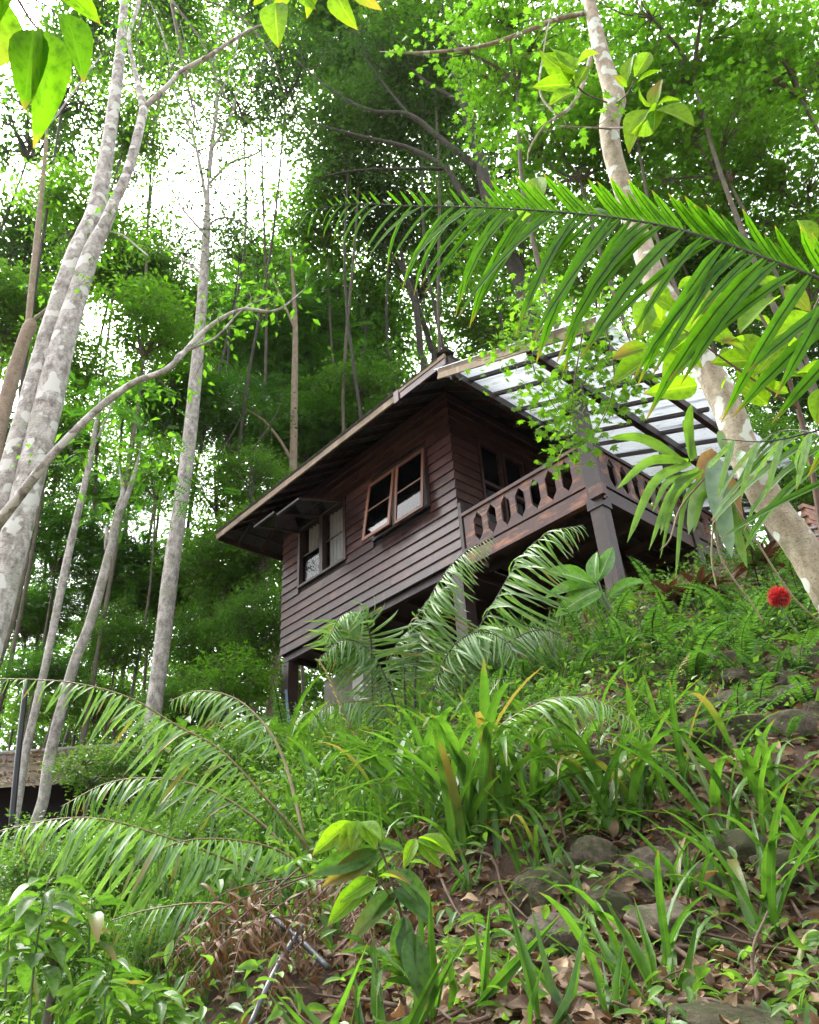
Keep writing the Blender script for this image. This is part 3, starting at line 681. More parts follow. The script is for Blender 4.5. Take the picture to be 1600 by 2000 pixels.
# forest trees between: (px, py, depth, crown radius px, kind, squash, label)
FT = [
 (560, 690, 30, 150, 'feather', 1.1, 'feathery green tree rising behind the left half of the roof'),
 (690, 640, 32, 125, 'far', 1.3, 'dense bushy tree behind the roof slope, left of the dark forked trunk'),
 (740, 800, 27, 120, 'far2', 1.0, 'bright tree just above the middle of the long eave'),
 (450, 640, 34, 110, 'feather2', 1.1, 'feathery crown left of the slim trunk above the eave'),
 (610, 860, 28, 110, 'feather', .9, 'low feathery tree whose crown touches the eave'),
 (455, 820, 26, 115, 'feather2', 1.1, 'dark feathery tree between the tall pale trunk and the eave'),
 (480, 960, 23, 100, 'fine', 1.0, 'small leaved tree just left of the roof corner'),
 (440, 1110, 22, 100, 'far', 1.0, 'dense tree beside the left end of the house wall'),
 (500, 1230, 20, 85, 'fine', 1.2, 'light green bushy tree against the house left corner'),
 (410, 1260, 21, 90, 'fine', 1.1, 'light green bushy tree right of the tall pale trunk'),
 (250, 1130, 23, 110, 'feather', .9, 'dark feathery tree between the two slim trunks and the tall one'),
 (120, 1060, 22, 110, 'feather2', .9, 'dark feathery tree behind the thin leaning trunk at the left'),
 (60, 1200, 24, 105, 'feather', .7, 'dark feathery tree low at the left edge'),
 (220, 960, 25, 85, 'feather2', .8, 'feathery tree crown over the forked slim trunk'),
 (190, 1370, 24, 95, 'fine', .6, 'bright low tree behind the bases of the slim trunks'),
 (60, 1390, 23, 60, 'bright', .5, 'yellowish green bush above the rusty shed roof'),
 (120, 720, 20, 100, 'bright', .9, 'broad leaved tree behind the twin pale trunk'),
 (290, 640, 20, 105, 'bright', 1.0, 'leafy green tree right of the twin trunk, below its fork'),
 (230, 520, 24, 85, 'far', .9, 'dense dark green tree behind the twin trunk fork'),
 (60, 480, 24, 120, 'dark', .9, 'dark leafed tree at the left edge, above the stub trunk'),
 (70, 260, 22, 130, 'sparse', .9, 'thin leafed tree in the upper left corner'),
 (330, 120, 28, 120, 'sparse', .9, 'sparse tree top right of the twin trunk'),
 (190, 60, 26, 110, 'far2', .8, 'sunlit tree top beside the twin trunk tips'),
 (700, 80, 24, 150, 'far', .9, 'dense canopy at the top centre'),
 (560, 150, 23, 105, 'sparse', 1.0, 'dark sparse canopy left of the dark limbs'),
 (820, 190, 22, 150, 'dark', .9, 'dark tree crown over the black limbs'),
 (680, 280, 23, 120, 'dark', .7, 'flat dark layer of leaves above the frond tip'),
 (930, 330, 26, 140, 'sparse', 1.0, 'dark thin foliage behind the frond middle'),
 (640, 430, 27, 120, 'far2', .8, 'light crown below the frond tip'),
 (820, 520, 30, 130, 'sparse', .9, 'thin pale foliage above the roof peak'),
 (960, 620, 28, 110, 'far2', .6, 'light foliage above the clear roof edge'),
 (1000, 120, 13, 150, 'star', .8, 'bright star leaved tree left of the lichen trunk'),
 (1330, 90, 12, 170, 'star', .8, 'bright star leaved tree top right of the lichen trunk'),
 (1530, 130, 12, 150, 'star', .9, 'bright star leaved tree in the upper right corner'),
 (1120, 300, 14, 140, 'star', .8, 'star leaved tree above the big frond, left of the lichen trunk'),
 (1400, 300, 13, 150, 'star', .8, 'star leaved tree above the big frond, right of the lichen trunk'),
 (1570, 380, 14, 130, 'star', .9, 'star leaved tree at the right edge above the frond'),
 (1150, 520, 16, 120, 'star', .8, 'star leaved tree behind the big frond'),
 (1010, 470, 20, 120, 'star', .8, 'star leaved tree behind the frond leaflets, left part'),
 (1420, 560, 18, 150, 'dark', 1.0, 'dark tree behind the lime sapling'),
 (1560, 720, 16, 130, 'dark', 1.0, 'dark leafy tree right of the lichen trunk'),
 (1500, 900, 15, 110, 'fine', .9, 'small leaved tree behind the far end of the clear roof'),
 (1580, 950, 13.5, 70, 'bright', 1.0, 'leafy bush at the right edge beside the handrail'),
 (250, 250, 20, 80, 'far2', 1.1, 'light airy crown between the twin trunk and the sky gap'),
 (480, 200, 24, 95, 'sparse', 1.1, 'airy crown at the right side of the sky gap'),
 (330, 20, 22, 100, 'far2', .8, 'leafy crown at the top edge over the sky gap'),
 (130, 180, 18, 90, 'sparse', 1.0, 'airy dark crown left of the twin trunk top'),
 (470, 480, 26, 80, 'sparse', .8, 'airy crown below the sky gap'),
 (300, 560, 25, 80, 'far', .9, 'leafy crown behind the fork of the bent limb'),
 (150, 420, 19, 105, 'bright', 0.9, 'leafy tree in the gap left of the twin trunk fork'),
 (25, 620, 21, 110, 'far', 1.0, 'dense tree at the left edge behind the lopped trunk'),
 (330, 480, 27, 75, 'sparse', 0.9, 'thin tree beside the sky gap'),
 (380, 640, 28, 95, 'far2', 1.0, 'light tree behind the bent pale limb'),
 (330, 780, 24, 100, 'feather', 0.9, 'feathery tree behind the middle of the tall pale trunk'),
 (20, 900, 20, 100, 'dark', 1.0, 'dark tree hidden behind the twin trunk base'),
 (310, 930, 21, 85, 'bright', 0.9, 'broad leaved tree left of the tall pale trunk'),
 (120, 860, 24, 85, 'far', 0.9, 'dense crown between the twin trunk and the thinnest trunk'),
 (540, 560, 33, 100, 'far', 0.9, 'bushy crown below the dark canopy, left of the frond tip'),
 (640, 760, 29, 110, 'feather2', 1.0, 'feathery crown over the eave, right of the slim grey trunk'),
 (520, 1060, 21, 90, 'far2', 1.0, 'bright tree behind the lower roof'),
 (450, 1330, 17, 85, 'bright', 0.8, 'light shrub left of the stilt'),
 (350, 1130, 24, 85, 'far2', 1.0, 'light leafed tree right behind the tall pale trunk'),
 (500, 20, 25, 110, 'far2', 0.8, 'sunny crown at the top edge left of centre'),
 (840, 40, 21, 130, 'star', 0.8, 'bright star leaved canopy at the top centre'),
 (1230, 230, 13, 120, 'star', 0.9, 'star leaved tree behind the lichen trunk bend'),
 (1450, 180, 16, 150, 'bright', 0.9, 'broad leaved canopy in the upper right'),
 (1300, 420, 17, 140, 'far2', 0.9, 'light canopy behind the big frond'),
 (1120, 130, 18, 140, 'far2', 0.9, 'light canopy behind the lichen trunk top'),
 (1560, 540, 15, 110, 'bright', 0.9, 'leafy tree behind the frond stalk'),
 (900, 450, 30, 120, 'far2', 0.9, 'pale crown behind the frond leaflets near its tip'),
 (760, 420, 26, 100, 'dark', 0.8, 'dark crown under the spreading limbs'),
 (240, 330, 26, 60, 'sparse', 1.0, 'wispy crown between the twin stems'),
 (80, 1310, 20, 80, 'feather2', 0.6, 'feathery low crown above the shed'),
 (230, 1250, 21, 85, 'fine', 0.9, 'small leaved tree between the slim trunks'),
 (350, 1380, 19, 80, 'fine', 0.8, 'small leaved shrub at the foot of the tall trunk'),
]
for px, py, y, r, k, sq, lab in FT: bg_tree(px, py, y, r, k, lab, sq=sq, bark='dark_bark' if k in ('dark', 'sparse') else 'mid_bark')

# ---- trees with trunks one can trace
def trunk_px(pts, n=None, sides=14, wob=.05, taper=False, down=False):
    """pts: (px, py, depth, width px)"""
    p3 = np.array([P(a, b, y) for a, b, y, w in pts]); rad = np.array([w * mpp(q) / 2 for (a, b, y, w), q in zip(pts, p3)])
    if down:                                   # carry the stem down to the ground
        zg = float(H(p3[0][0], p3[0][1]))
        if p3[0][2] > zg - .1:
            p3 = np.vstack([[p3[0][0] - .08 * (p3[0][2] - zg), p3[0][1], zg - .25], p3]); rad = np.concatenate([[rad[0] * 1.1], rad]); pts = [pts[0]] + list(pts)
    n = n or len(pts) * 7
    if taper: rad[-1] *= .25
    path = spline(p3, n); r = np.interp(np.linspace(0, len(pts) - 1, n), np.arange(len(pts)), rad)
    return tube(path, r, sides, wob), path
def twigs(acc, path, n, lpx, up=.3, r=.006, t0=.2):
    tips = []
    for k in range(n):
        i = random.randint(int(len(path) * t0), len(path) - 1); p = path[i]; l = lpx * mpp(p) * random.uniform(.5, 1.2)
        d = nrm(rng.normal(size=3) * [1, .6, .7] + [0, 0, up]); q = p + d * l * .5 + rng.normal(size=3) * l * .1; e = p + d * l + [0, 0, -.1 * l]
        acc.add(*tube(spline([p, q, e], 6), np.linspace(r, r * .3, 6), 4)); tips += [q, e]
    return np.array(tips)
def hero_tree(name, label, bark, stems, limbs=(), crowns=(), leafmat='bright', T=S4, size=.12, ntw=14, ltw=90, per=16, sig=.18, group=None):
    b0 = P(*stems[0][0][:3]); root = thing(name, b0, label, 'tree', group)
    tips = []
    for k, s in enumerate(stems):
        (V, Fs), pth = trunk_px(s, taper=len(stems) < 2 or k, down=(k == 0 and name != 'overhanging_tree') or name == 'twin_trunk_tree'); wpart('trunk', V, Fs, M[bark], root)
    tw = Acc(); lp = []
    for s in limbs:
        (V, Fs), pth = trunk_px(s, sides=8, taper=True); wpart('limb', V, Fs, M[bark], root); lp.append(pth)
    if lp and ntw:
        for pth in lp: tips.append(twigs(tw, pth, max(1, ntw // len(lp)), ltw))
        V, Fs, L = tw.get(); wpart('twigs', V, Fs, M['mid_bark' if 'pale' in bark else bark], root)['kind'] = 'stuff'
    a = Acc()
    if tips:
        clump_leaves(a, np.vstack(tips), sig, per, T, size, .6, .6)
    for px, py, y, rx, ry, n in crowns:
        c = P(px, py, y); m = mpp(c); cs = c + ell_centers(n, (rx * m, rx * m * .7, ry * m), .1); clump_leaves(a, cs, sig * 1.4, per, T, size, .6, .6)
    if a.n:
        V, Fs, L = a.get(); o = wpart('crown', V, Fs, M[leafmat], root, L, False)
    return root
hero_tree('twin_trunk_tree', 'big pale twin trunked tree leaning up along the left edge', 'pale_bark',
  [[(-110, 1640, 9, 63.6), (-60, 1400, 9, 60.2), (-20, 1240, 9, 58.5), (18, 1100, 9, 56.8), (47, 980, 9, 55.0), (92, 800, 9, 53.3), (118, 690, 9, 47.3), (150, 580, 9, 38.7), (180, 490, 9, 32.7), (205, 440, 9, 24.9), (223, 395, 9, 20.6), (246, 345, 9, 18.9), (263, 290, 9, 18.9), (281, 213, 9, 16.3)],
   [(-90, 1320, 9.2, 43.0), (-50, 1160, 9.15, 42.1), (-20, 1050, 9.1, 41.3), (10, 950, 9.0, 40.4), (53, 800, 9.0, 39.6), (85, 690, 9.05, 38.7), (115, 600, 9.1, 41.3), (150, 500, 9.2, 41.3), (185, 420, 9.3, 36.1), (200, 350, 9.35, 31.0), (212, 280, 9.4, 25.8), (223, 200, 9.45, 23.2), (231, 140, 9.5, 21.5), (243, 0, 9.6, 14.6), (250, -160, 9.7, 10.3)]],
  [[(281, 213, 9, 17), (262, 130, 9, 8.6), (252, 70, 9, 7.9), (272, 0, 9, 7.9), (280, -90, 9, 5.3)], [(281, 210, 9, 11.2), (330, 165, 8.9, 9.2), (352, 140, 8.9, 8.6), (410, 108, 8.8, 8.6), (485, 60, 8.7, 5.9), (540, 40, 8.7, 2.6)],
   [(-10, 1030, 8.6, 22.4), (45, 960, 8.3, 19.8), (105, 885, 8.1, 17.2), (190, 800, 8, 14.5), (260, 748, 8, 12.5), (330, 718, 8, 11.2), (400, 645, 8, 8.6), (470, 605, 8, 7.3), (540, 606, 8, 5.3), (600, 560, 8, 2.6)],
   [(340, 712, 8, 6.6), (352, 690, 8, 5.9), (420, 660, 8, 4.6), (480, 600, 8, 3.3), (560, 570, 8, 2.0)],
   [(100, 240, 9.3, 3.3), (180, 130, 9.3, 3.3), (215, 90, 9.3, 4.0)], [(290, 500, 9, 2.6), (240, 460, 9, 4.0), (205, 450, 9, 5.3)]],
  [(90, 320, 9.5, 110, 120, 26), (170, 560, 8.8, 60, 60, 8), (330, 880, 8.3, 60, 60, 14), (250, 760, 8.5, 70, 40, 10), (50, 100, 9.5, 90, 90, 14)], 'bright', S4, .12, 72, 100, 6, .15)
hero_tree('stub_tree', 'brown lopped trunk with one thin bare shoot near the left edge', 'brown_bark',
  [[(-40, 1000, 10, 32), (-5, 850, 10, 30), (18, 760, 10, 28), (45, 670, 10, 24), (58, 640, 10, 26), (62, 628, 10, 18)], [(55, 640, 10, 12), (62, 560, 10, 12), (75, 440, 10, 11), (88, 300, 10, 8), (95, 200, 10, 5)]],
  [[(60, 630, 10, 9), (110, 590, 10, 7), (150, 560, 10, 4)], [(90, 260, 10, 4), (60, 190, 10, 3), (30, 120, 10, 2)]], [], 'bright', S4, .12, 6, 60, 10, .15)
hero_tree('tall_pale_tree', 'tall straight pale trunk left of the house, branching into a thin crown', 'pale_bark2',
  [[(282, 1620, 16, 34), (292, 1500, 16, 33), (300, 1390, 16, 32), (312, 1300, 16, 31), (336, 1100, 16, 31), (365, 900, 16, 27), (378, 780, 16, 25), (394, 600, 16, 20), (403, 450, 16, 16), (408, 340, 16, 13)]],
  [[(408, 345, 16, 11), (414, 280, 16, 9), (424, 200, 16, 7), (420, 110, 16, 5), (440, -10, 16, 3)], [(405, 410, 16, 8), (392, 330, 16, 7), (375, 260, 16, 6), (345, 190, 16, 5), (325, 90, 16, 4), (285, -20, 16, 3)],
   [(393, 300, 16, 5), (350, 262, 16, 4), (300, 235, 16, 3)], [(414, 290, 16, 6), (446, 240, 16, 5), (470, 170, 16, 4), (520, 120, 16, 3)], [(407, 360, 16, 6), (450, 318, 16, 5), (500, 300, 16, 4), (540, 262, 16, 2)],
   [(402, 460, 16, 6), (355, 405, 16, 4), (318, 340, 16, 3), (285, 325, 16, 2)], [(403, 440, 16, 5), (440, 425, 16, 4), (500, 448, 16, 2)], [(398, 540, 16, 5), (350, 500, 16, 3), (310, 480, 16, 2)], [(376, 262, 16, 4), (380, 170, 15.6, 3), (352, 40, 15.6, 2)], [(424, 200, 16, 4), (455, 120, 16, 3), (480, 20, 16, 2)]],
  [(400, 200, 16, 140, 180, 85), (470, 90, 16, 100, 100, 36), (380, 320, 16, 140, 90, 46), (480, 380, 16, 70, 80, 18), (310, 400, 16, 60, 80, 18), (440, 440, 16, 80, 40, 12)], 'dark', S4, .15, 110, 100, 11, .28)
hero_tree('thin_trunk_tree', 'thinnest pale trunk, leaning right, by the rusty shed', 'pale_bark2',
  [[(20, 1640, 13, 18), (36, 1560, 13, 17), (52, 1460, 13, 16), (89, 1300, 13, 15), (130, 1100, 13, 15), (155, 990, 13, 13), (176, 900, 13, 11), (186, 840, 13, 9), (198, 760, 13, 5)]],
  [[(180, 880, 13, 5), (215, 800, 13, 4), (230, 760, 13, 3)]], [(200, 760, 13, 60, 50, 8)], 'feather', PIN, .34, 8, 70, 5, .2)
hero_tree('forked_trunk_tree', 'slim grey trunk forking halfway, right of the thinnest trunk', 'pale_bark2',
  [[(60, 1640, 13.5, 24), (85, 1560, 13.5, 22), (101, 1460, 13.5, 22), (144, 1300, 13.5, 20), (175, 1220, 13.5, 19), (209, 1100, 13.5, 18), (232, 1010, 13.5, 14), (255, 950, 13.5, 10), (280, 860, 13.5, 5)]],
  [[(214, 1065, 13.5, 13), (232, 990, 13.5, 11), (240, 960, 13.5, 9), (232, 910, 13.5, 6)], [(208, 1075, 13.5, 10), (209, 1040, 13.5, 8), (207, 1025, 13.5, 6)]],
  [(270, 880, 13.5, 90, 60, 14), (330, 960, 13.5, 60, 40, 6)], 'feather', PIN, .34, 6, 60, 5, .2)
tlich = hero_tree('lichen_trunk_tree', 'leaning trunk blotched with lichen on the right, carrying an air plant', 'lichen_bark',
  [[(1800, 1460, 5.4, 80), (1690, 1280, 5.3, 74), (1625, 1170, 5.2, 68), (1568, 1071, 5.2, 64), (1505, 985, 5.2, 62), (1460, 899, 5.1, 60), (1416, 784, 5.1, 56), (1375, 712, 5.1, 52), (1325, 630, 5.1, 50), (1280, 550, 5.1, 46), (1245, 450, 5.2, 40), (1211, 350, 5.2, 37), (1195, 290, 5.2, 37), (1191, 240, 5.2, 39), (1201, 195, 5.2, 43), (1185, 140, 5.2, 33), (1171, 90, 5.2, 30), (1151, 0, 5.2, 23), (1135, -80, 5.2, 20)]],
  [[(1150, 24, 5.2, 11), (1080, 40, 5.3, 10), (1010, 68, 5.4, 9), (930, 92, 5.5, 8), (820, 103, 5.6, 6), (740, 100, 5.7, 3)], [(1158, 95, 5.2, 9), (1140, 160, 5.0, 8), (1118, 205, 5.0, 8), (1085, 230, 5, 6), (1060, 250, 5, 5), (1035, 290, 5, 4), (1030, 320, 5, 3)],
   [(1090, 228, 5, 5), (1055, 180, 5, 4), (1062, 100, 5, 3), (1080, 0, 5.1, 2)], [(1195, 252, 5.1, 4), (1140, 248, 5, 3), (1085, 245, 5, 3)]],
  [], 'bright', STAR, .09, 10, 70, 6, .1)
hero_tree('dark_limbed_tree', 'dark leaning tree behind the roof peak with black spreading limbs', 'dark_bark',
  [[(1085, 800, 20, 36), (1050, 660, 20, 34), (1028, 580, 20, 32), (990, 480, 20, 29), (955, 390, 20, 27), (935, 300, 20, 22), (905, 200, 20, 18), (875, 90, 20, 14), (860, -20, 20, 10)]],
  [[(985, 470, 20, 15), (905, 380, 20, 13), (870, 330, 20, 12), (800, 290, 20, 10), (700, 265, 20, 7), (590, 235, 20, 4)], [(935, 330, 20, 14), (860, 270, 20, 12), (800, 225, 20, 10), (720, 215, 20, 8), (640, 170, 20, 6), (560, 100, 20, 3)],
   [(900, 200, 20, 9), (820, 150, 20, 7), (770, 80, 20, 5), (740, 10, 20, 3)], [(870, 330, 20, 8), (780, 330, 20, 6), (680, 335, 20, 5), (600, 355, 20, 3)], [(930, 290, 20, 9), (960, 200, 20, 6), (985, 90, 20, 4)], [(800, 225, 20, 6), (740, 150, 20, 4), (680, 60, 20, 3)]],
  [(760, 130, 20, 230, 150, 40), (640, 250, 20, 130, 70, 16), (900, 260, 20, 130, 150, 14)], 'dark', Q, .12, 60, 100, 42, .32)
hero_tree('slim_tree', 'slim grey trunk rising behind the eave middle', 'brown_bark',
  [[(572, 1000, 24, 15), (573, 905, 24, 15), (575, 780, 24, 14), (577, 640, 24, 10), (572, 540, 24, 6), (566, 470, 24, 3)]],
  [[(575, 640, 24, 5), (545, 570, 24, 4), (520, 520, 24, 3)], [(568, 895, 24, 6), (540, 850, 24, 5), (500, 810, 24, 4), (420, 770, 24, 3)]], [], 'feather', PIN, .36, 10, 80, 5, .3)
for k, (pts, lab) in enumerate([([(828, 760, 26, 14), (822, 690, 26, 13), (812, 600, 26, 12), (790, 530, 26, 10), (780, 470, 26, 8)], 'thin dark trunk just left of the roof peak'),
                                ([(848, 740, 28, 12), (842, 680, 28, 11), (815, 590, 28, 10), (800, 520, 28, 8)], 'thin dark trunk crossing behind the roof peak'),
                                ([(700, 800, 29, 13), (700, 720, 29, 12), (712, 650, 29, 10), (700, 560, 29, 7)], 'dark trunk between the crowns above the eave'),
                                ([(486, 1040, 22, 14), (490, 960, 22, 13), (494, 880, 22, 10)], 'short dark trunk in the gap left of the roof corner'),
                                ([(428, 1080, 23, 7), (422, 1000, 23, 7), (418, 900, 23, 5)], 'very thin dark stem left of the roof corner')]):
    hero_tree('dark_trunk_tree', lab, 'dark_bark', [pts], [[(pts[-2][0], pts[-2][1], pts[-2][2], 5), (pts[-2][0] - 40, pts[-2][1] - 50, pts[-2][2], 4), (pts[-2][0] - 90, pts[-2][1] - 70, pts[-2][2], 3)], [(pts[-1][0], pts[-1][1], pts[-1][2], 4), (pts[-1][0] + 40, pts[-1][1] - 60, pts[-1][2], 3), (pts[-1][0] + 60, pts[-1][1] - 110, pts[-1][2], 2)]], [], 'dark', Q, .13, 12, 70, 18, .25, group='dark trunks in the forest')
hero_tree('overhanging_tree', 'thin twiggy limbs with scattered leaves crossing the white sky gap', 'mid_bark', [[(250, -150, 9.7, 9), (300, -120, 10.8, 9), (330, -20, 12, 8), (352, 90, 12, 7), (372, 190, 12, 5), (400, 290, 12, 3)]],
  [[(335, 0, 12, 5), (400, 90, 12, 4), (440, 190, 12, 3), (500, 250, 12, 2)], [(352, 90, 12, 4), (310, 200, 12, 3), (290, 300, 12, 2)], [(372, 190, 12, 4), (440, 260, 12, 3), (470, 350, 12, 2)], [(330, -20, 12, 5), (450, 20, 12, 4), (520, 90, 12, 3), (560, 190, 12, 2)], [(320, -60, 12, 4), (270, 60, 12, 3), (285, 160, 12, 2)]], [(400, 160, 12, 120, 140, 34), (330, 330, 12, 60, 90, 16), (470, 300, 12, 70, 100, 18), (230, 170, 12, 60, 130, 20)], 'bright', S4, .11, 60, 110, 7, .22)
# ------------------------------------------------------------------ leaf meshes shared by plants
def leaf_mesh(name, mat, w=.3, droop=.25, fold=.12, rows=7, tip=1.5, wave=0.0, base=.0, tint=.3):
    t = np.linspace(0, 1, rows); prof = np.sin(math.pi * np.clip(t * (1 - base) + base, 0, 1) ** (1 / tip * 1.15)) ** .8; prof[-1] = 0.02; prof[0] = max(.05, prof[0])
    cols = np.array([-1, -.5, 0, .5, 1]); V = []; L = []
    for i in range(rows):
        for c in cols:
            V.append((c * w * prof[i], t[i] * (1 - .15 * droop * t[i]), -droop * t[i] ** 2 + fold * abs(c) * prof[i] - .05 * fold + wave * math.sin(9 * t[i] + 3 * c) * abs(c))); L.append((c, t[i], tint))
    i = (np.arange(rows - 1)[:, None] * 5 + np.arange(4)[None]).ravel()
    return mk_mesh(name, np.array(V), [np.stack([i, i + 1, i + 6, i + 5], -1)], M[mat], np.array(L))
def frame_mtx(pos, axis, normal, size, wid=1.0):
    y = nrm(axis); x = np.cross(y, normal); x = nrm(x) if np.linalg.norm(x) > 1e-6 else np.array([1., 0, 0]); z = np.cross(x, y)
    return Matrix(((x[0] * size * wid, y[0] * size, z[0] * size, pos[0]), (x[1] * size * wid, y[1] * size, z[1] * size, pos[1]), (x[2] * size * wid, y[2] * size, z[2] * size, pos[2]), (0, 0, 0, 1)))
def strip_mesh(name, mat, curve, w, rows=7, keel=.25, tint=.3, twist=0.0, taper=.5):
    """leaflet / strap along +y; curve(t) gives the sag in z"""
    t = np.linspace(0, 1, rows); V = []; L = []
    dz = np.array([curve(a) for a in t]); yy = np.concatenate([[0], np.cumsum(np.sqrt(np.maximum(1e-4, (1 / (rows - 1)) ** 2 - np.diff(dz) ** 2)))])
    for i in range(rows):
        pw = w * (min(1, .35 + 4 * t[i])) * (1 - t[i] ** 3) ** taper * (1 if i < rows - 1 else 0) + .003
        a = twist * t[i]
        for c in (-1, 0, 1):
            x = c * pw; z = abs(c) * pw * keel; V.append((x * math.cos(a) - z * math.sin(a), yy[i], dz[i] + z * math.cos(a) + x * math.sin(a))); L.append((c, t[i], tint))
    i = (np.arange(rows - 1)[:, None] * 3 + np.arange(2)[None]).ravel()
    return mk_mesh(name, np.array(V), [np.stack([i, i + 1, i + 4, i + 3], -1)], M[mat], np.array(L))

def leaflet_set(mat, w, sag, n=4):
    return [strip_mesh('leaflet', mat, (lambda s: (lambda t: -s * t ** 2))(sag * (.6 + .8 * k / max(1, n - 1))), w * (.9 + .2 * random.random()), 6, .2, .25 + .2 * random.random(), random.uniform(-.3, .3)) for k in range(n)]
LS = {'fern': leaflet_set('fern', .048, .35), 'fernpale': leaflet_set('fernpale', .05, .45), 'fernback': leaflet_set('fernback', .05, .3), 'fernyoung': leaflet_set('fernyoung', .09, .1),
      'deadfern': leaflet_set('deadfern', .06, .75)}
def frond(root, pts, key, npair, lpx, parent=None, sep=True, rach='rachis', rw=5, fwd=.55, prof=None, dirs=None, droopw=.25, side=(1, 1), t0=.12, jit=.08, upv=(0, 0, 1), wid=1.0, name='frond', lost=.05, wids=(1, 1)):
    """pts: (px, py, depth); lpx: leaflet length in photo pixels at the middle"""
    p3 = np.array([P(*q) for q in pts]); path = spline(p3, 60); mid = path[30]; m = mpp(mid)
    T = nrm(np.gradient(path, axis=0)); org = np.array(root.location)
    rr = rw * m / 2 * np.linspace(1, .25, 60)
    holder = root if parent is None else parent
    V, Fs = tube(path, rr, 6)
    fo = wpart(name if parent is None else 'stalk', V, Fs, M[rach], root)
    prof = prof or (lambda t: min(1, .45 + 2.2 * t) * (1 - max(0, t - .45) / .55 * .8))
    ac = Acc() if not sep else None
    for k in range(npair):
        t = t0 + (1 - t0) * (k + .5) / npair; i = min(59, int(t * 59)); p, tg = path[i], T[i]
        for s in (0, 1):
            l = lpx * m * prof((t - t0) / (1 - t0)) * side[s] * random.uniform(.9, 1.08)
            if l < .004 or random.random() < lost: continue
            if random.random() < .12: l *= random.uniform(.5, .85)
            if dirs is None:
                sd = np.cross(tg, upv); sd = nrm(sd) * (1 if s == 0 else -1)
                ax = sd + tg * fwd + np.array([0, 0, -droopw])
            else: ax = np.array(dirs[s]) + tg * fwd
            ax = nrm(ax + rng.normal(size=3) * jit)
            x = nrm(tg - np.dot(tg, ax) * ax); z = np.cross(x, ax); nn = z if z[2] > 0 else -z
            me = random.choice(LS[key])
            mt = frame_mtx(p - org, ax, nn, l, wid * wids[s] * random.uniform(.85, 1.15))
            if sep: link('leaflet', me, fo, mt)
            else:
                co = np.empty(len(me.vertices) * 3, np.float32); me.vertices.foreach_get('co', co); co = co.reshape(-1, 3)
                fa = np.array([pl.vertices[:] for pl in me.polygons]); lu = np.empty(len(co) * 3, np.float32); me.attributes['luv'].data.foreach_get('vector', lu)
                mm = np.array(mt); ac.add(co @ mm[:3, :3].T + mm[:3, 3], [fa], lu.reshape(-1, 3))
    if not sep and ac.n: link('leaflets', ac.mesh('leaflets', M[key]), fo, kind='stuff')
    return fo

# ------------------------------------------------------------------ big backlit frond close to the camera
fr = thing('fern_frond', P(1640, 560, 1.15), 'big backlit fern frond reaching in from the right over the roof', 'fern')
tips_d = (nrm(np.array([-.12, -.25, -1.0])), nrm(np.array([-.1, -.05, 1.0])))
frond(fr, [(1760, 610, 1.15), (1610, 548, 1.16), (1500, 506, 1.18), (1400, 470, 1.2), (1300, 442, 1.23), (1200, 425, 1.26), (1100, 415, 1.3), (1000, 408, 1.34), (900, 404, 1.38), (800, 402, 1.43), (700, 398, 1.48), (620, 408, 1.52), (545, 430, 1.56)],
      'fernback', 54, 330, rw=7, fwd=.6, dirs=tips_d, side=(1, .34), t0=0, jit=.07, prof=lambda t: 1.0 if t < .45 else max(.12, 1 - (t - .45) * 1.65), wid=.66, lost=.03, wids=(1, 1.9))
fr2 = thing('fern_frond', P(1690, 1150, 1.2), 'blurred fern frond at the right edge beside the lichen trunk', 'fern')
frond(fr2, [(1700, 1250, 1.2), (1680, 1120, 1.2), (1650, 1000, 1.2), (1630, 900, 1.22), (1600, 850, 1.25), (1540, 840, 1.3), (1500, 850, 1.33)], 'fernback', 8, 260, rw=8, fwd=.25, dirs=(nrm(np.array([-1, .2, -.62])), nrm(np.array([.9, .2, -.5]))), side=(1, .6), t0=.42, wid=.75, prof=lambda t: 1.0 if t < .6 else .7)
fr3 = thing('fern_frond', P(1690, 850, 1.0), 'pale blurred fern tip drooping at the right edge', 'fern')
frond(fr3, [(1760, 800, 1.0), (1680, 815, 1.0), (1600, 840, 1.0), (1500, 862, 1.02), (1410, 858, 1.04)], 'fernpale', 7, 130, rw=6, fwd=.5, dirs=(nrm(np.array([-.1, -.1, -1.0])), nrm(np.array([-.2, .6, -.5]))), side=(1, .7), t0=.1, wid=1.0, prof=lambda t: 1.0)

def ground_stalk(root, p, r, mat='rachis', dx=.25):
    b = np.array([p[0] + dx, p[1] + .05, 0]); b[2] = float(H(b[0], b[1])) - .05
    wpart('stalk', *tube(spline([b, b * .5 + p * .5 + np.array([dx * .35, 0, .06]), p], 14), r, 6), M[mat], root)
ground_stalk(fr, P(1760, 610, 1.15), .0042); ground_stalk(fr2, P(1700, 1250, 1.2), .0035); ground_stalk(fr3, P(1760, 800, 1.0), .003)
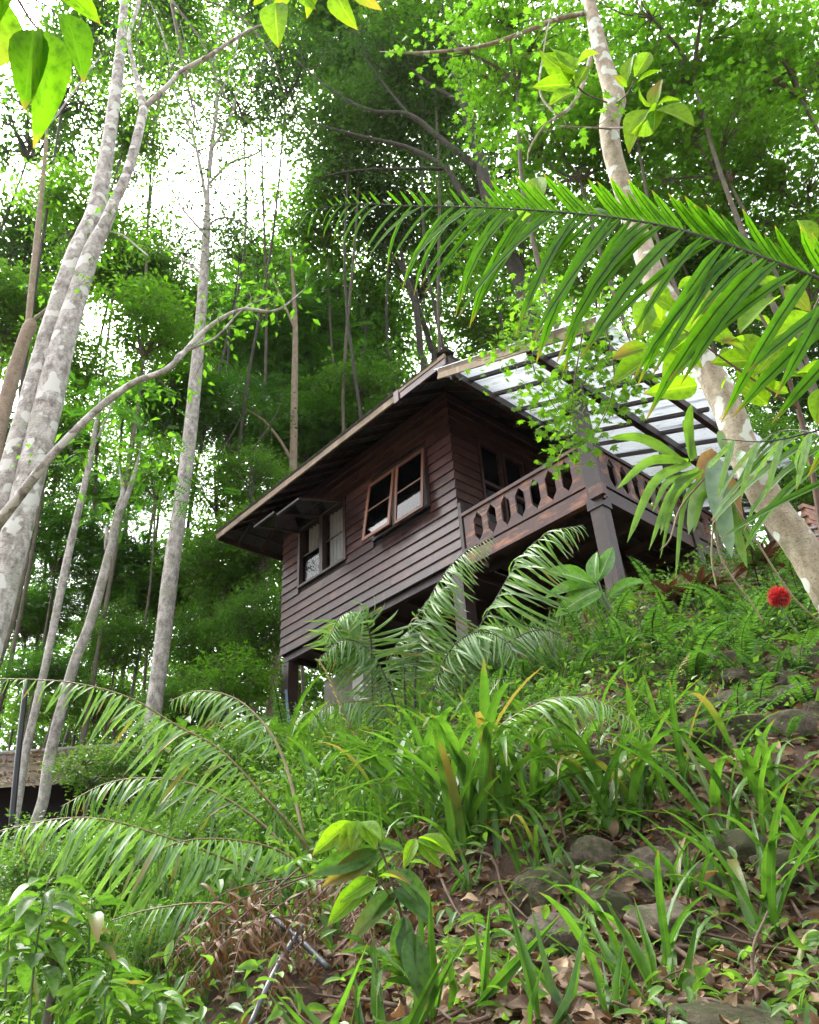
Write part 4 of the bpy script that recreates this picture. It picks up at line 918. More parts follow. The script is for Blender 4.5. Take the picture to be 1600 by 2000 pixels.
# ferns by the house
g = G(840, 1500); yb = 8.3
fa = thing('giant_fern', P(830, 1470, yb), 'giant fern clump with tall arching fronds before the balcony', 'fern')
FH = [([(850, 1440, yb), (880, 1330, yb), (920, 1255, yb - .1), (975, 1160, yb - .2), (1020, 1085, yb - .3), (1075, 1040, yb - .4), (1140, 1025, yb - .5)], 'fernpale', 34, 100, .5, 'rachis'),
      ([(810, 1440, yb), (812, 1320, yb), (825, 1220, yb), (850, 1150, yb - .1), (900, 1085, yb - .2), (965, 1045, yb - .3)], 'fernpale', 34, 75, .9, 'rachis'),
      ([(733, 1450, yb), (728, 1380, yb), (726, 1300, yb), (722, 1235, yb - .1), (700, 1196, yb - .2), (665, 1205, yb - .35), (640, 1255, yb - .45)], 'fernpale', 36, 88, .25, 'rachis'),
      ([(830, 1450, yb + .3), (850, 1340, yb + .3), (905, 1265, yb + .3), (970, 1228, yb + .3), (1040, 1225, yb + .2), (1075, 1250, yb + .2)], 'fernpale', 30, 75, 1.1, 'rachis'),
      ([(800, 1450, yb + .2), (790, 1330, yb + .2), (800, 1240, yb + .2), (838, 1170, yb + .1), (880, 1140, yb + .1)], 'fern', 30, 70, .5, 'rachis'),
      ([(760, 1450, yb + .2), (745, 1350, yb + .2), (775, 1260, yb + .2), (800, 1230, yb + .2)], 'fern', 26, 70, .5, 'rachis'),
      ([(800, 1460, yb - .3), (770, 1400, yb - .4), (720, 1370, yb - .5), (640, 1380, yb - .7), (600, 1420, yb - .8)], 'fern', 24, 55, .5, 'rachisy'),
      ([(840, 1450, yb - .2), (850, 1350, yb - .2), (880, 1270, yb - .3), (930, 1235, yb - .4), (985, 1250, yb - .6), (1015, 1300, yb - .7)], 'fernpale', 30, 75, .9, 'rachis'),
      ([(790, 1450, yb - .1), (760, 1340, yb - .2), (720, 1270, yb - .3), (670, 1250, yb - .5), (620, 1290, yb - .6)], 'fern', 30, 70, .7, 'rachis'),
      ([(870, 1450, yb - .1), (920, 1330, yb - .1), (985, 1260, yb - .2), (1060, 1230, yb - .3), (1120, 1260, yb - .5)], 'fern', 30, 75, .8, 'rachis'),
      ([(860, 1460, yb - .3), (900, 1380, yb - .5), (960, 1330, yb - .8), (1010, 1330, yb - 1)], 'fern', 22, 55, .5, 'rachis')]
for pts, key, n, l, dr, ra in FH: frond(fa, pts, key, int(n * 1.6), l * 1.55, rw=5, rach=ra, droopw=dr + .25, t0=.2, wid=.42, jit=.16)
fb_ = thing('fern', P(880, 1640, 4.75), 'fern frond lying pale over the strap leaves toward the right bank', 'fern')
frond(fb_, [(880, 1640, 4.75), (950, 1450, 4.65), (1050, 1375, 4.55), (1130, 1362, 4.5), (1210, 1390, 4.4), (1310, 1480, 4.3)], 'fernpale', 44, 105, rw=5, rach='rachisy', droopw=.35, t0=.15, wid=.55)
fc = thing('young_fern', P(700, 1480, 7.6), 'coiled yellow young fern shoot before the concrete pier', 'fern')
frond(fc, [(725, 1500, 7.6), (690, 1430, 7.6), (665, 1380, 7.6), (645, 1330, 7.6), (630, 1300, 7.6), (617, 1287, 7.6)], 'fernyoung', 22, 26, rw=8, rach='rachisy', t0=.05, prof=lambda t: 1 - .75 * t, wid=1.2)
fd = thing('young_fern', P(1310, 1450, 6.6), 'yellow upright fern shoot on the stony bank', 'fern')
frond(fd, [(1318, 1450, 6.6), (1308, 1400, 6.6), (1312, 1350, 6.6), (1330, 1300, 6.6), (1350, 1272, 6.6)], 'fernyoung', 18, 34, rw=6, rach='rachisy', t0=.2, prof=lambda t: 1 - .6 * t)
# ferns at the lower left
fe = thing('giant_fern', P(600, 1680, 5.2), 'giant fern whose long pale fronds arch across the lower left', 'fern')
FL = [([(640, 1720, 5.2), (590, 1640, 5.1), (520, 1560, 5.0), (430, 1465, 4.9), (350, 1420, 4.8), (250, 1362, 4.7), (130, 1332, 4.6), (-20, 1325, 4.5)], 'fernpale', 36, 105, .75, 'rachisy', (1, .7), .3),
      ([(620, 1760, 4.9), (520, 1715, 4.7), (420, 1670, 4.5), (320, 1634, 4.3), (210, 1602, 4.1), (110, 1600, 4.0), (-30, 1630, 3.9)], 'fernpale', 36, 150, .8, 'rachisy', (1, .75), .2),
      ([(630, 1780, 4.9), (590, 1700, 4.8), (540, 1660, 4.7), (450, 1640, 4.5), (350, 1645, 4.3), (265, 1690, 4.2)], 'fernpale', 30, 125, .9, 'rachisy', (1, .7), .15),
      ([(600, 1700, 5.4), (500, 1600, 5.4), (400, 1540, 5.3), (300, 1520, 5.2), (210, 1530, 5.1), (120, 1575, 5.0)], 'fern', 32, 100, .7, 'rachisy', (1, .8), .2),
      ([(630, 1840, 4.3), (540, 1790, 4.2), (420, 1765, 4.0), (300, 1775, 3.9), (180, 1810, 3.8)], 'fern', 28, 115, .8, 'rachisy', (1, .6), .2),
      ([(600, 1660, 5.6), (560, 1500, 5.8), (520, 1420, 5.9), (460, 1365, 6), (390, 1350, 6), (330, 1370, 6)], 'fernpale', 30, 75, .8, 'rachisy', (1, .8), .3)]
for pts, key, n, l, dr, ra, sd, t0 in FL: frond(fe, pts, key, int(n * 1.15), l * 1.4, wid=.6, jit=.2, rw=7, rach=ra, droopw=dr, side=sd, t0=t0)
# heap of dead fronds
ff = thing('dead_fern', P(540, 1850, 3.9), 'heap of curled dead brown fern fronds at the bottom', 'dead fern')
for k in range(20):
    a0 = random.uniform(540, 680); b0 = random.uniform(1690, 1830); ex = random.uniform(250, 760); ey = random.uniform(1850, 2060); y0 = random.uniform(3.7, 4.3)
    frond(ff, [(a0, b0, y0), ((a0 + ex) / 2 + random.uniform(-30, 30), (b0 + ey) / 2 - random.uniform(20, 70), y0 - .2), (ex, ey, y0 - .45)], 'deadfern', 20, 62, sep=False, rw=4, rach='twig', droopw=.5, t0=.15, jit=.75, wid=.8)

# sword ferns on the bank
def sword_variant(k):
    a = Acc(); n = 28; L = 1.0; arch = .35 + .2 * k
    t = np.linspace(0, 1, n); path = np.stack([0.04 * np.sin(3 * t + k), t * (1 - .12 * arch * t), .55 * t - arch * 1.2 * t ** 2], -1)
    a.add(*tube(path, np.linspace(.008, .003, n), 4)); T = nrm(np.gradient(path, axis=0))
    for i in range(2, n):
        l = .13 * math.sin(math.pi * min(1, .12 + .9 * t[i])) ** .6 * (1 - .5 * t[i])
        for s in (-1, 1):
            ax = nrm(np.array([s, .3, -.12]) + rng.normal(size=3) * .12)
            a.add(*scatter(tmpl_quad(.19), path[i:i + 1], ax[None], np.array([[0, -.3, 1.]]), np.array([l]), np.array([.3 + .4 * random.random()])))
    return a.mesh('frond', M['fernsmall'], False)
SW = [sword_variant(k) for k in range(3)]
def sword_fern(px, py, hpx, label, group='sword ferns on the bank', n=7):
    g = G(px, py); t = thing('sword_fern', g, label, 'fern', group)
    s = hpx * mpp(g)
    for k in range(n):
        rz = k * 6.28 / n + random.uniform(-.4, .4)
        mt = Matrix.Rotation(rz, 4, 'Z') @ Matrix.Rotation(random.uniform(.1, .75), 4, 'X') @ Matrix.Scale(s * random.uniform(.55, 1.25), 4)
        link('frond', random.choice(SW), t, mt)
for px, py in [(900, 1450), (960, 1520), (1110, 1400), (1240, 1400), (1350, 1360), (560, 1460), (500, 1480), (460, 1540), (600, 1560), (660, 1560), (1450, 1420), (1540, 1440), (1380, 1450), (1280, 1460), (1200, 1480), (1560, 1540), (1330, 1310), (1560, 1310), (1500, 1370), (1200, 1250), (1350, 1280), (1430, 1260), (1590, 1240), (1320, 1400), (1460, 1180), (1290, 1260), (1340, 1230), (1400, 1250), (1450, 1210), (1500, 1240), (1560, 1230), (1260, 1320), (1370, 1320), (1230, 1280), (1590, 1300), (1450, 1310), (1530, 1200), (1380, 1190), (1190, 1300), (1300, 1380), (1410, 1400), (1590, 1380), (1130, 1320), (1080, 1350), (1040, 1330),
               (990, 1400), (940, 1390), (1160, 1270), (1420, 1150), (1480, 1150), (1320, 1180), (1250, 1240), (1510, 1330), (1570, 1180), (1000, 1470), (700, 1500), (640, 1480), (590, 1500), (760, 1540)]:
    sword_fern(px + random.uniform(-10, 10), py + 15, random.uniform(110, 185), 'bright sword fern under the giant fern and its neighbours' if px < 880 else 'small sword fern in the green strip below the dark opening' if px < 1160 else 'sword fern high on the bank beside the post and cordylines' if py < 1260 else 'sword fern hanging among the stones of the right bank',
               'sword ferns under the giant fern' if px < 880 else 'sword ferns below the dark opening' if px < 1160 else 'sword ferns high on the bank' if py < 1260 else 'sword ferns among the bank stones')

# ------------------------------------------------------------------ strap-leaved clumps
def strap_variant(k):
    lean = .25 + .12 * (k % 5); bend = .35 + .3 * (k % 4)
    n = 10; t = np.linspace(0, 1, n)
    ang = math.radians(82) - lean * .5 - (bend * 1.9) * t ** 1.8 - lean * t * .4
    y = np.concatenate([[0], np.cumsum(np.cos(ang[:-1]) / (n - 1))]); z = np.concatenate([[0], np.cumsum(np.sin(ang[:-1]) / (n - 1))])
    V, L = [], []; w = .017 + .005 * (k % 3)
    for i in range(n):
        pw = w * min(1, .55 + 1.2 * t[i]) * (1 - t[i] ** 4) ** .7 + (.001 if i == n - 1 else 0)
        nx = np.array([0, -math.sin(ang[i]), math.cos(ang[i])])
        for c in (-1, -.5, 0, .5, 1):
            p = np.array([c * pw, y[i], z[i]]) + nx * (abs(c) * pw * .35); V.append(p); L.append((c, t[i], .25 + .1 * (k % 4)))
    i = (np.arange(n - 1)[:, None] * 5 + np.arange(4)[None]).ravel()
    return mk_mesh('leaf', np.array(V), [np.stack([i, i + 1, i + 6, i + 5], -1)], M['strap'], np.array(L))
SV = [strap_variant(k) for k in range(12)]
def strap_clump(px, py, hpx, n, label, group=None, wid=1.15, spread=.08):
    g = G(px, py); t = thing('strap_leaf_plant', g, label, 'plant', group); s = hpx * mpp(g) * 1.15
    for k in range(int(n * 1.5)):
        rz = k * 2.4 + random.uniform(-.5, .5)
        off = Matrix.Translation((random.gauss(0, spread), random.gauss(0, spread), -.03))
        mt = off @ Matrix.Rotation(rz, 4, 'Z') @ Matrix.Rotation(random.uniform(-.15, .25), 4, 'X') @ Matrix.Diagonal((s * wid * random.uniform(.8, 1.25), s * random.uniform(.8, 1.2), s * random.uniform(.7, 1.1), 1))
        link('leaf', random.choice(SV), t, mt)
SG = 'strap leaved clumps on the bank'
for px, py, h, n, lab in [(930, 1650, 330, 30, 'largest dense clump of long strap leaves in the middle'), (1195, 1620, 280, 16, 'strap leaved clump right of the largest one, over the dry leaves'), (1430, 1660, 300, 10, 'upright strap leaved plant on the litter slope below the upper stones'),
                          (1250, 1930, 270, 10, 'strap leaved plant with broad folded blades in front of the stones'), (1500, 1830, 300, 10, 'strap leaved plant at the right edge with stiff slanting blades'), (545, 1540, 210, 9, 'broad strap leaved plant below the left stilt'),
                          (680, 1590, 210, 9, 'strap leaved plant below the concrete pier'), (800, 1620, 260, 15, 'strap leaved clump under the giant fern'), (1040, 1590, 240, 13, 'strap leaved clump under the lying pale frond'), (1580, 1960, 160, 6, 'short strap leaved plant in the lower right corner'),
                          (1090, 1700, 170, 6, 'small strap leaved tuft left of the stones'), (880, 1590, 240, 13, 'strap leaved clump behind the largest one'), (610, 1600, 180, 8, 'small strap leaved tuft left of the coiled fern'), (740, 1530, 170, 11, 'strap leaved clump at the foot of the giant fern'), (980, 1520, 170, 11, 'strap leaved clump right below the giant fern fronds'), (1120, 1520, 230, 12, 'strap leaved clump before the middle stones, at their left end'), (860, 1680, 230, 10, 'strap leaved tuft at the left edge of the dry leaves'), (1330, 1560, 220, 7, 'thin strap leaved plant between the two upright ones'),
                          (1270, 1500, 190, 8, 'strap leaved tuft before the middle stones, right of the lying frond'), (1490, 1600, 220, 8, 'strap leaved tuft near the long bare branch'), (1570, 1720, 230, 8, 'strap leaved tuft at the right edge above the stiff one'), (1130, 1800, 170, 6, 'thin strap leaved tuft beside the round brown boulder'), (1360, 1770, 200, 7, 'strap leaved tuft growing between the lower stones'), (1010, 1720, 190, 8, 'strap leaved tuft left of the lower stones'), (1400, 1480, 170, 6, 'short strap leaved tuft at the middle stones')]:
    strap_clump(px, py, h, n, lab, SG)

# ------------------------------------------------------------------ broad-leaved plants
LF = {k: [leaf_mesh('leaf', mat, w, d, f, 8, tp, wv, tint=ti) for d, f, ti in ((.15, .12, .15), (.4, .15, .35), (.65, .1, .5))]
      for k, mat, w, tp, wv, f_ in (('lime', 'lime', .2, 1.3, .012, 0), ('big', 'bigleaf', .24, 1.2, .01, 0), ('shrub', 'shrub', .2, 1.3, .0, 0), ('narrow', 'shrub', .12, 1.3, 0, 0), ('weed', 'weed', .22, 1.3, .01, 0),
                                    ('var', 'variegated', .24, 1.25, .01, 0), ('red', 'redleaf', .13, 1.3, 0, 0), ('dead', 'dead', .26, 1.2, .05, 0))}
def stem_plant(name, label, cat, pts, leaves, key, llen, group=None, stem='stem', sw=6, ring=None, droop=.2, up=.25):
    """pts: stem path (px,py,depth) base to tip; leaves along the stem, length in px"""
    p3 = np.array([P(*q) for q in pts]); root = thing(name, p3[0], label, cat, group)
    path = spline(p3, 30); m = mpp(path[15]); wpart('stem', *tube(path, np.linspace(sw * m / 2, sw * m / 5, 30), 6), M[stem], root)
    for k in range(leaves):
        t = .35 + .65 * (k + .5) / leaves; p = path[min(29, int(t * 29))]
        a = k * 2.4 + random.uniform(-.3, .3); d = np.array([math.cos(a), math.sin(a), up + .5 * (t - .6)]) + rng.normal(size=3) * .12
        pe = p + nrm(d) * llen * m * .12
        l = llen * m * random.uniform(.75, 1.15) * (1.0 if t < .85 else .8)
        link('leaf', random.choice(LF[key]), root, frame_mtx(pe - p3[0], d + np.array([0, 0, -droop]), np.array([0, 0, 1.0]) + rng.normal(size=3) * .2, l))
    return root
def leaf_spray(name, label, cat, root_pt, items, key, group=None, parent=None, stems=None):
    """items: (px, py, tipx, tipy, depth, depth at tip) leaf base and tip in the photo, placed at true depth"""
    r = parent or thing(name, root_pt, label, cat, group); org = np.array(r.location)
    for st in stems or []:
        p3 = np.array([P(a, b, y) for a, b, y, w in st]); path = spline(p3, 16); ws = np.interp(np.linspace(0, 1, 16), np.linspace(0, 1, len(st)), [w * mpp(q) / 2 for (a, b, y, w), q in zip(st, p3)])
        wpart('twig', *tube(path, ws, 6), M['twig'], r)
    for it in items:
        a, b, c, d, y0, y1 = it[:6]; p, q = P(a, b, y0), P(c, d, y1)
        ax = q - p; l = np.linalg.norm(ax); n0 = nrm(-(p + q)) * .8 + np.array([0, 0, .5]) + rng.normal(size=3) * .25
        link('leaf', LF[key][random.choice((0, 0, 1))], r, frame_mtx(p - org, ax, n0, l, (it[6] if len(it) > 6 else 1.0)))
    return r
# leaves hanging into the frame at the top
leaf_spray('overhanging_branch', 'twig with large backlit leaves hanging in the upper left corner', 'branch', P(-40, -60, 1.5),
   [(66, 58, 46, 182, 1.5, 1.49, .62), (86, 60, 112, 200, 1.5, 1.49, .56), (12, 0, -15, 130, 1.52, 1.53, .75), (128, 25, 168, 132, 1.52, 1.53, .6), (40, -30, -25, 40, 1.5, 1.5, .8), (110, -30, 185, 25, 1.5, 1.5, .7)], 'big',
   stems=[[(-60, -90, 1.55, 10), (20, -20, 1.5, 7), (60, 40, 1.5, 5), (84, 66, 1.5, 3)], [(20, -20, 1.5, 5), (90, 10, 1.5, 4), (112, 38, 1.5, 3)]])
leaf_spray('overhanging_branch', 'twig with small lime leaves hanging from the top edge centre', 'branch', P(560, -60, 1.6),
   [(538, 5, 538, 74, 1.6, 1.6, 1.1), (520, -25, 500, 5, 1.6, 1.6), (560, -20, 545, 12, 1.6, 1.6), (585, -20, 610, 12, 1.6, 1.6), (655, -20, 668, 33, 1.6, 1.6, 1.1), (690, -20, 730, 8, 1.6, 1.6), (620, -30, 600, 8, 1.6, 1.6)], 'lime', stems=[[(450, -60, 1.6, 6), (560, -28, 1.6, 5), (700, -24, 1.6, 3)]])
# lime shoots of the lichen tree
leaf_spray('', '', '', None, [(1130, 150, 1040, 120, 4.6, 4.5), (1110, 160, 1085, 75, 4.6, 4.5), (1120, 140, 1148, 78, 4.6, 4.5), (1115, 165, 1045, 165, 4.6, 4.5), (1120, 180, 1075, 195, 4.6, 4.5), (1125, 170, 1150, 120, 4.6, 4.5), (1110, 130, 1060, 95, 4.6, 4.5),
   (1225, 160, 1230, 100, 4.6, 4.5), (1240, 150, 1275, 90, 4.6, 4.5), (1245, 160, 1290, 130, 4.6, 4.5), (1225, 170, 1200, 145, 4.6, 4.5), (1280, 212, 1285, 145, 4.6, 4.5), (1282, 214, 1358, 228, 4.6, 4.4), (1278, 214, 1212, 240, 4.6, 4.4), (1285, 205, 1325, 180, 4.6, 4.5), (1275, 205, 1235, 190, 4.6, 4.5), (1278, 220, 1250, 262, 4.6, 4.5), (1280, 216, 1278, 245, 4.6, 4.5)], 'lime', parent=tlich,
   stems=[[(1190, 250, 5.1, 4), (1240, 245, 4.7, 4), (1280, 214, 4.6, 3)], [(1185, 200, 5.1, 4), (1140, 180, 4.7, 4), (1115, 150, 4.6, 3)], [(1205, 200, 5.1, 4), (1228, 180, 4.7, 3), (1240, 155, 4.6, 3)]])
# lime sapling behind the big frond
items = []
for k in range(46):
    a = random.uniform(1265, 1610); b = random.uniform(545, 780)
    if b > 700 and a < 1340: continue
    an = random.uniform(0, 6.28); l = random.uniform(70, 120); y0 = random.uniform(3.4, 4.2)
    items.append((a, b, a + l * math.cos(an), b + l * .55 * math.sin(an) + 15, y0, y0 + random.uniform(-.1, .1), 1.15))
items += [(1290, 670, 1262, 690, 3.8, 3.7, 1.2), (1500, 790, 1440, 740, 3.8, 3.7, 1.2), (1560, 430, 1600, 470, 3.8, 3.7), (1040, 420, 990, 440, 3.8, 3.7), (1050, 400, 1045, 330, 3.8, 3.8)]
leaf_spray('sapling', 'sapling with large lime backlit leaves behind the big frond', 'sapling', P(1620, 1250, 3.9), items, 'lime',
   stems=[[(1640, 1330, 4.0, 14), (1600, 1000, 3.9, 12), (1560, 800, 3.8, 10), (1500, 640, 3.8, 7), (1440, 560, 3.8, 4)], [(1560, 800, 3.8, 6), (1440, 720, 3.8, 5), (1330, 640, 3.8, 3)], [(1520, 690, 3.8, 6), (1580, 620, 3.8, 4), (1610, 560, 3.8, 3)]])
ground_stalk(bpy.data.objects['sapling'], P(1640, 1330, 4.0), .018, 'twig', .1)
# vine of star-shaped leaves over the clear roof
def vine():
    base = HW(3.1, -1.5, .9); r = thing('climbing_vine', base, 'vine of bright star shaped leaves trailing over the clear balcony roof', 'vine')
    st = Acc(); pos = []
    for pts in ([(1090, 560), (1060, 640), (1000, 690), (930, 705)], [(1120, 580), (1110, 700), (1070, 770), (1010, 770)], [(1150, 600), (1150, 720), (1110, 800), (1060, 810)], [(1180, 620), (1200, 740), (1170, 830), (1110, 880)],
                [(1140, 640), (1120, 760), (1110, 850), (1090, 885)], [(1200, 600), (1240, 700), (1210, 780), (1170, 800)], [(1080, 600), (1040, 700), (1080, 790), (1130, 850)], [(1030, 560), (1020, 620), (1000, 660)], [(1180, 560), (1160, 660), (1180, 760)], [(1220, 640), (1250, 720), (1230, 760)]):
        y0 = random.uniform(8.4, 9.4); p3 = np.array([P(a, b, y0 + .1 * i) for i, (a, b) in enumerate(pts)]); path = spline(p3, 26)
        st.add(*tube(path, np.linspace(.012, .004, 26), 4))
        for i in range(26):
            for _ in range(5): pos.append(path[i] + rng.normal(size=3) * .17)
    V, Fs, L = st.get(); wpart('vine_stem', V, Fs, M['twig'], r)
    pos = np.array(pos); n = len(pos); a = Acc(); ax = rng.normal(size=(n, 3)) * [1, .5, .4] + [0, 0, -.45]; nn = rng.normal(size=(n, 3)) * .5 + [0, -.7, .6]
    a.add(*scatter(STAR, pos, ax, nn, .12 * (.7 + .6 * rng.random(n)), .3 + .6 * rng.random(n)))
    V, Fs, L = a.get(); wpart('foliage', V, Fs, M['vine'], r, L, False)
vine()
# air plant on the lichen trunk
def epiphyte():
    c = P(1385, 900, 4.6); r = thing('air_plant', c, 'air plant with drooping strap leaves perched on the lichen trunk', 'plant')
    EP = [(1340, 905, 1190, 855, 28, 'epi', -12), (1345, 900, 1205, 955, 26, 'epi', -15), (1350, 895, 1350, 790, 26, 'epi', 0), (1352, 900, 1345, 805, 20, 'epi', 0), (1360, 895, 1335, 820, 20, 'epi', -5), (1350, 905, 1225, 1060, 26, 'epi', -25), (1365, 915, 1290, 1045, 22, 'epi', -25),
          (1375, 920, 1268, 1075, 18, 'epi', -30), (1390, 930, 1345, 1045, 34, 'epipale', 5), (1400, 905, 1430, 1090, 60, 'epipale', 10), (1410, 900, 1400, 1020, 52, 'epipale', 20), (1395, 880, 1365, 965, 40, 'epidead', -10), (1425, 930, 1450, 1030, 34, 'epidead', 10), (1400, 950, 1355, 1040, 20, 'epi', 0),
          (1410, 950, 1460, 1110, 36, 'epi', 0), (1390, 950, 1475, 1075, 18, 'epi', 0), (1370, 930, 1320, 1130, 14, 'epi', -25), (1360, 930, 1290, 1090, 12, 'epi', -20), (1420, 890, 1405, 840, 24, 'epipale', 0), (1440, 890, 1470, 930, 30, 'epipale', 10), (1340, 930, 1275, 1000, 18, 'epi', -15), (1405, 970, 1400, 1060, 16, 'epi', 0)]
    for a, b, cx, d, w, key, sg in EP:
        y0, y1 = 4.55, 4.55 + random.uniform(-.25, .1); p0, p1 = P(a, b, y0), P(cx, d, y1); m = mpp(p0); l = np.linalg.norm(p1 - p0)
        mid = (p0 + p1) / 2 + np.array([0, 0, .18 * l]); path = spline([p0, mid, p1], 10); T = nrm(np.gradient(path, axis=0)); X = nrm(np.cross(T, nrm(-p0) + .01)); Nn = np.cross(X, T)
        V, L = [], []
        for i in range(10):
            t = i / 9; pw = w * m * .36 * min(1, .4 + 2 * t) * (1 - t ** 3) ** .6 + .001
            for q in (-1, 0, 1): V.append(path[i] + X[i] * q * pw + Nn[i] * abs(q) * pw * .3); L.append((q, t, random.random() * .02 + .4))
        k = (np.arange(9)[:, None] * 3 + np.arange(2)[None]).ravel()
        wpart('leaf', np.array(V), [np.stack([k, k + 1, k + 4, k + 3], -1)], M[key], r, np.array(L))
    for pts in ([(1380, 930), (1330, 990), (1310, 1050), (1290, 1075)], [(1400, 960), (1390, 1080), (1400, 1150)], [(1420, 960), (1480, 1060), (1545, 1160), (1600, 1215)], [(1395, 950), (1405, 1080), (1470, 1180), (1490, 1215)]):
        path = spline([P(a, b, 4.5) for a, b in pts], 16); wpart('root', *tube(path, np.linspace(.008, .005, 16), 5), M['rachisy'], r)
epiphyte()
# saplings and seedlings in front
def sapling_mid():
    r = leaf_spray('seedling', 'sapling with drooping lime top leaves and long dark lower leaves in the bottom centre', 'sapling', P(850, 2040, 3.1),
      [(690, 1605, 612, 1665, 3.1, 3.0, .9), (695, 1605, 665, 1660, 3.1, 3.0, 1.1), (700, 1603, 690, 1658, 3.1, 3.0, 1.2), (705, 1605, 735, 1650, 3.1, 3.0, 1.1), (708, 1606, 745, 1630, 3.1, 3.0, 1.0),
       (730, 1720, 638, 1800, 3.0, 2.9, .9), (735, 1718, 668, 1755, 3.0, 2.9, 1.0), (738, 1720, 690, 1735, 3.0, 2.95, 1.0), (740, 1712, 800, 1700, 3.0, 2.95, .9), (815, 1640, 880, 1660, 3.1, 3.0, .9), (815, 1640, 860, 1690, 3.1, 3.0, .8), (812, 1638, 790, 1690, 3.1, 3.0, .8), (818, 1636, 895, 1645, 3.1, 3.0, .8)], 'lime',
      stems=[[(850, 2040, 3.1, 8), (800, 1850, 3.1, 7), (765, 1720, 3.1, 6), (735, 1640, 3.1, 4), (700, 1604, 3.1, 3)], [(780, 1770, 3.1, 4), (735, 1716, 3.0, 3)], [(765, 1720, 3.1, 4), (815, 1638, 3.1, 3)]])
    leaf_spray('', '', '', None, [(740, 1660, 605, 1705, 3.1, 3.0, .8), (745, 1665, 635, 1720, 3.1, 3.0, .9), (790, 1790, 775, 1910, 3.1, 3.0, .9), (792, 1790, 800, 1905, 3.1, 3.0, .9), (800, 1820, 830, 1955, 3.05, 2.95, 1.0), (770, 1740, 690, 1800, 3.1, 3.0, .8), (775, 1745, 680, 1835, 3.1, 2.95, .7), (765, 1700, 850, 1760, 3.1, 3.0, .8), (770, 1735, 850, 1800, 3.1, 3.0, .8), (790, 1660, 720, 1640, 3.1, 3.1, .8)], 'shrub', parent=r)
sapling_mid()
stem_plant('seedling', 'seedling with small pale leaflets in the bottom centre, left of the dark hanging leaves', 'plant', [(745, 1960, 3.0), (735, 1900, 3.0), (722, 1850, 3.0)], 13, 'narrow', 85)
stem_plant('leafy_plant', 'tall leafy stem with long leaves in the lower left corner', 'plant', [(52, 2060, 2.9), (65, 1900, 2.9), (82, 1780, 2.9), (95, 1715, 2.9)], 24, 'weed', 88, droop=.35)
stem_plant('leafy_plant', 'leafy plant right of the tall corner stem', 'plant', [(200, 2060, 3.0), (205, 1960, 3.0), (215, 1880, 3.0)], 20, 'narrow', 85, droop=.3)
stem_plant('leafy_plant', 'leafy plant at the bottom edge left of the dead fronds', 'plant', [(320, 2070, 3.1), (310, 1990, 3.1), (300, 1930, 3.1)], 18, 'shrub', 72, droop=.3)
stem_plant('leafy_plant', 'leafy plant at the left edge under the long fronds', 'plant', [(10, 1950, 3.3), (15, 1850, 3.3), (25, 1760, 3.3)], 20, 'narrow', 90, droop=.3)
stem_plant('leafy_plant', 'leafy plant under the hanging leaflets of the giant fern', 'plant', [(170, 1900, 3.5), (175, 1820, 3.5), (180, 1750, 3.5)], 18, 'shrub', 70, droop=.3)
stem_plant('seedling', 'green seedling on bare earth, left of the round boulder', 'plant', [(945, 1910, 3.7), (950, 1840, 3.7), (958, 1780, 3.7)], 12, 'narrow', 75, droop=.1)
stem_plant('seedling', 'green seedling on the leaf litter below the stones', 'plant', [(1375, 1920, 3.6), (1372, 1860, 3.6), (1380, 1810, 3.6)], 10, 'weed', 60, droop=.1)
stem_plant('seedling', 'thin seedling with pale leaves beside the upper stones', 'plant', [(1400, 1470, 6.4), (1420, 1400, 6.4), (1470, 1330, 6.4)], 10, 'weed', 62, droop=.1)
stem_plant('seedling', 'small seedling with narrow leaves on the upper stone row', 'plant', [(1425, 1410, 6.8), (1430, 1375, 6.8), (1435, 1350, 6.8)], 11, 'narrow', 55, droop=0)
stem_plant('seedling', 'thin leafy seedling at the right edge above the litter', 'plant', [(1560, 1480, 6.3), (1550, 1420, 6.3), (1545, 1380, 6.3)], 10, 'weed', 50, droop=.1)
stem_plant('seedling', 'seedling in the lower right corner of the litter', 'plant', [(1180, 1990, 3.2), (1175, 1960, 3.2), (1180, 1930, 3.2)], 8, 'weed', 50, droop=.1)
stem_plant('leafy_plant', 'leafy plant below the left stilt', 'plant', [(520, 1520, 9.5), (515, 1460, 9.5), (520, 1410, 9.5)], 12, 'weed', 75)
stem_plant('leafy_plant', 'leafy plant left of the stilt with grey green leaves', 'plant', [(450, 1520, 9), (450, 1460, 9), (440, 1420, 9)], 12, 'weed', 70)
stem_plant('leafy_plant', 'leafy plant behind the long stalk of the giant fern', 'plant', [(340, 1520, 9), (345, 1460, 9), (350, 1410, 9)], 12, 'shrub', 75)
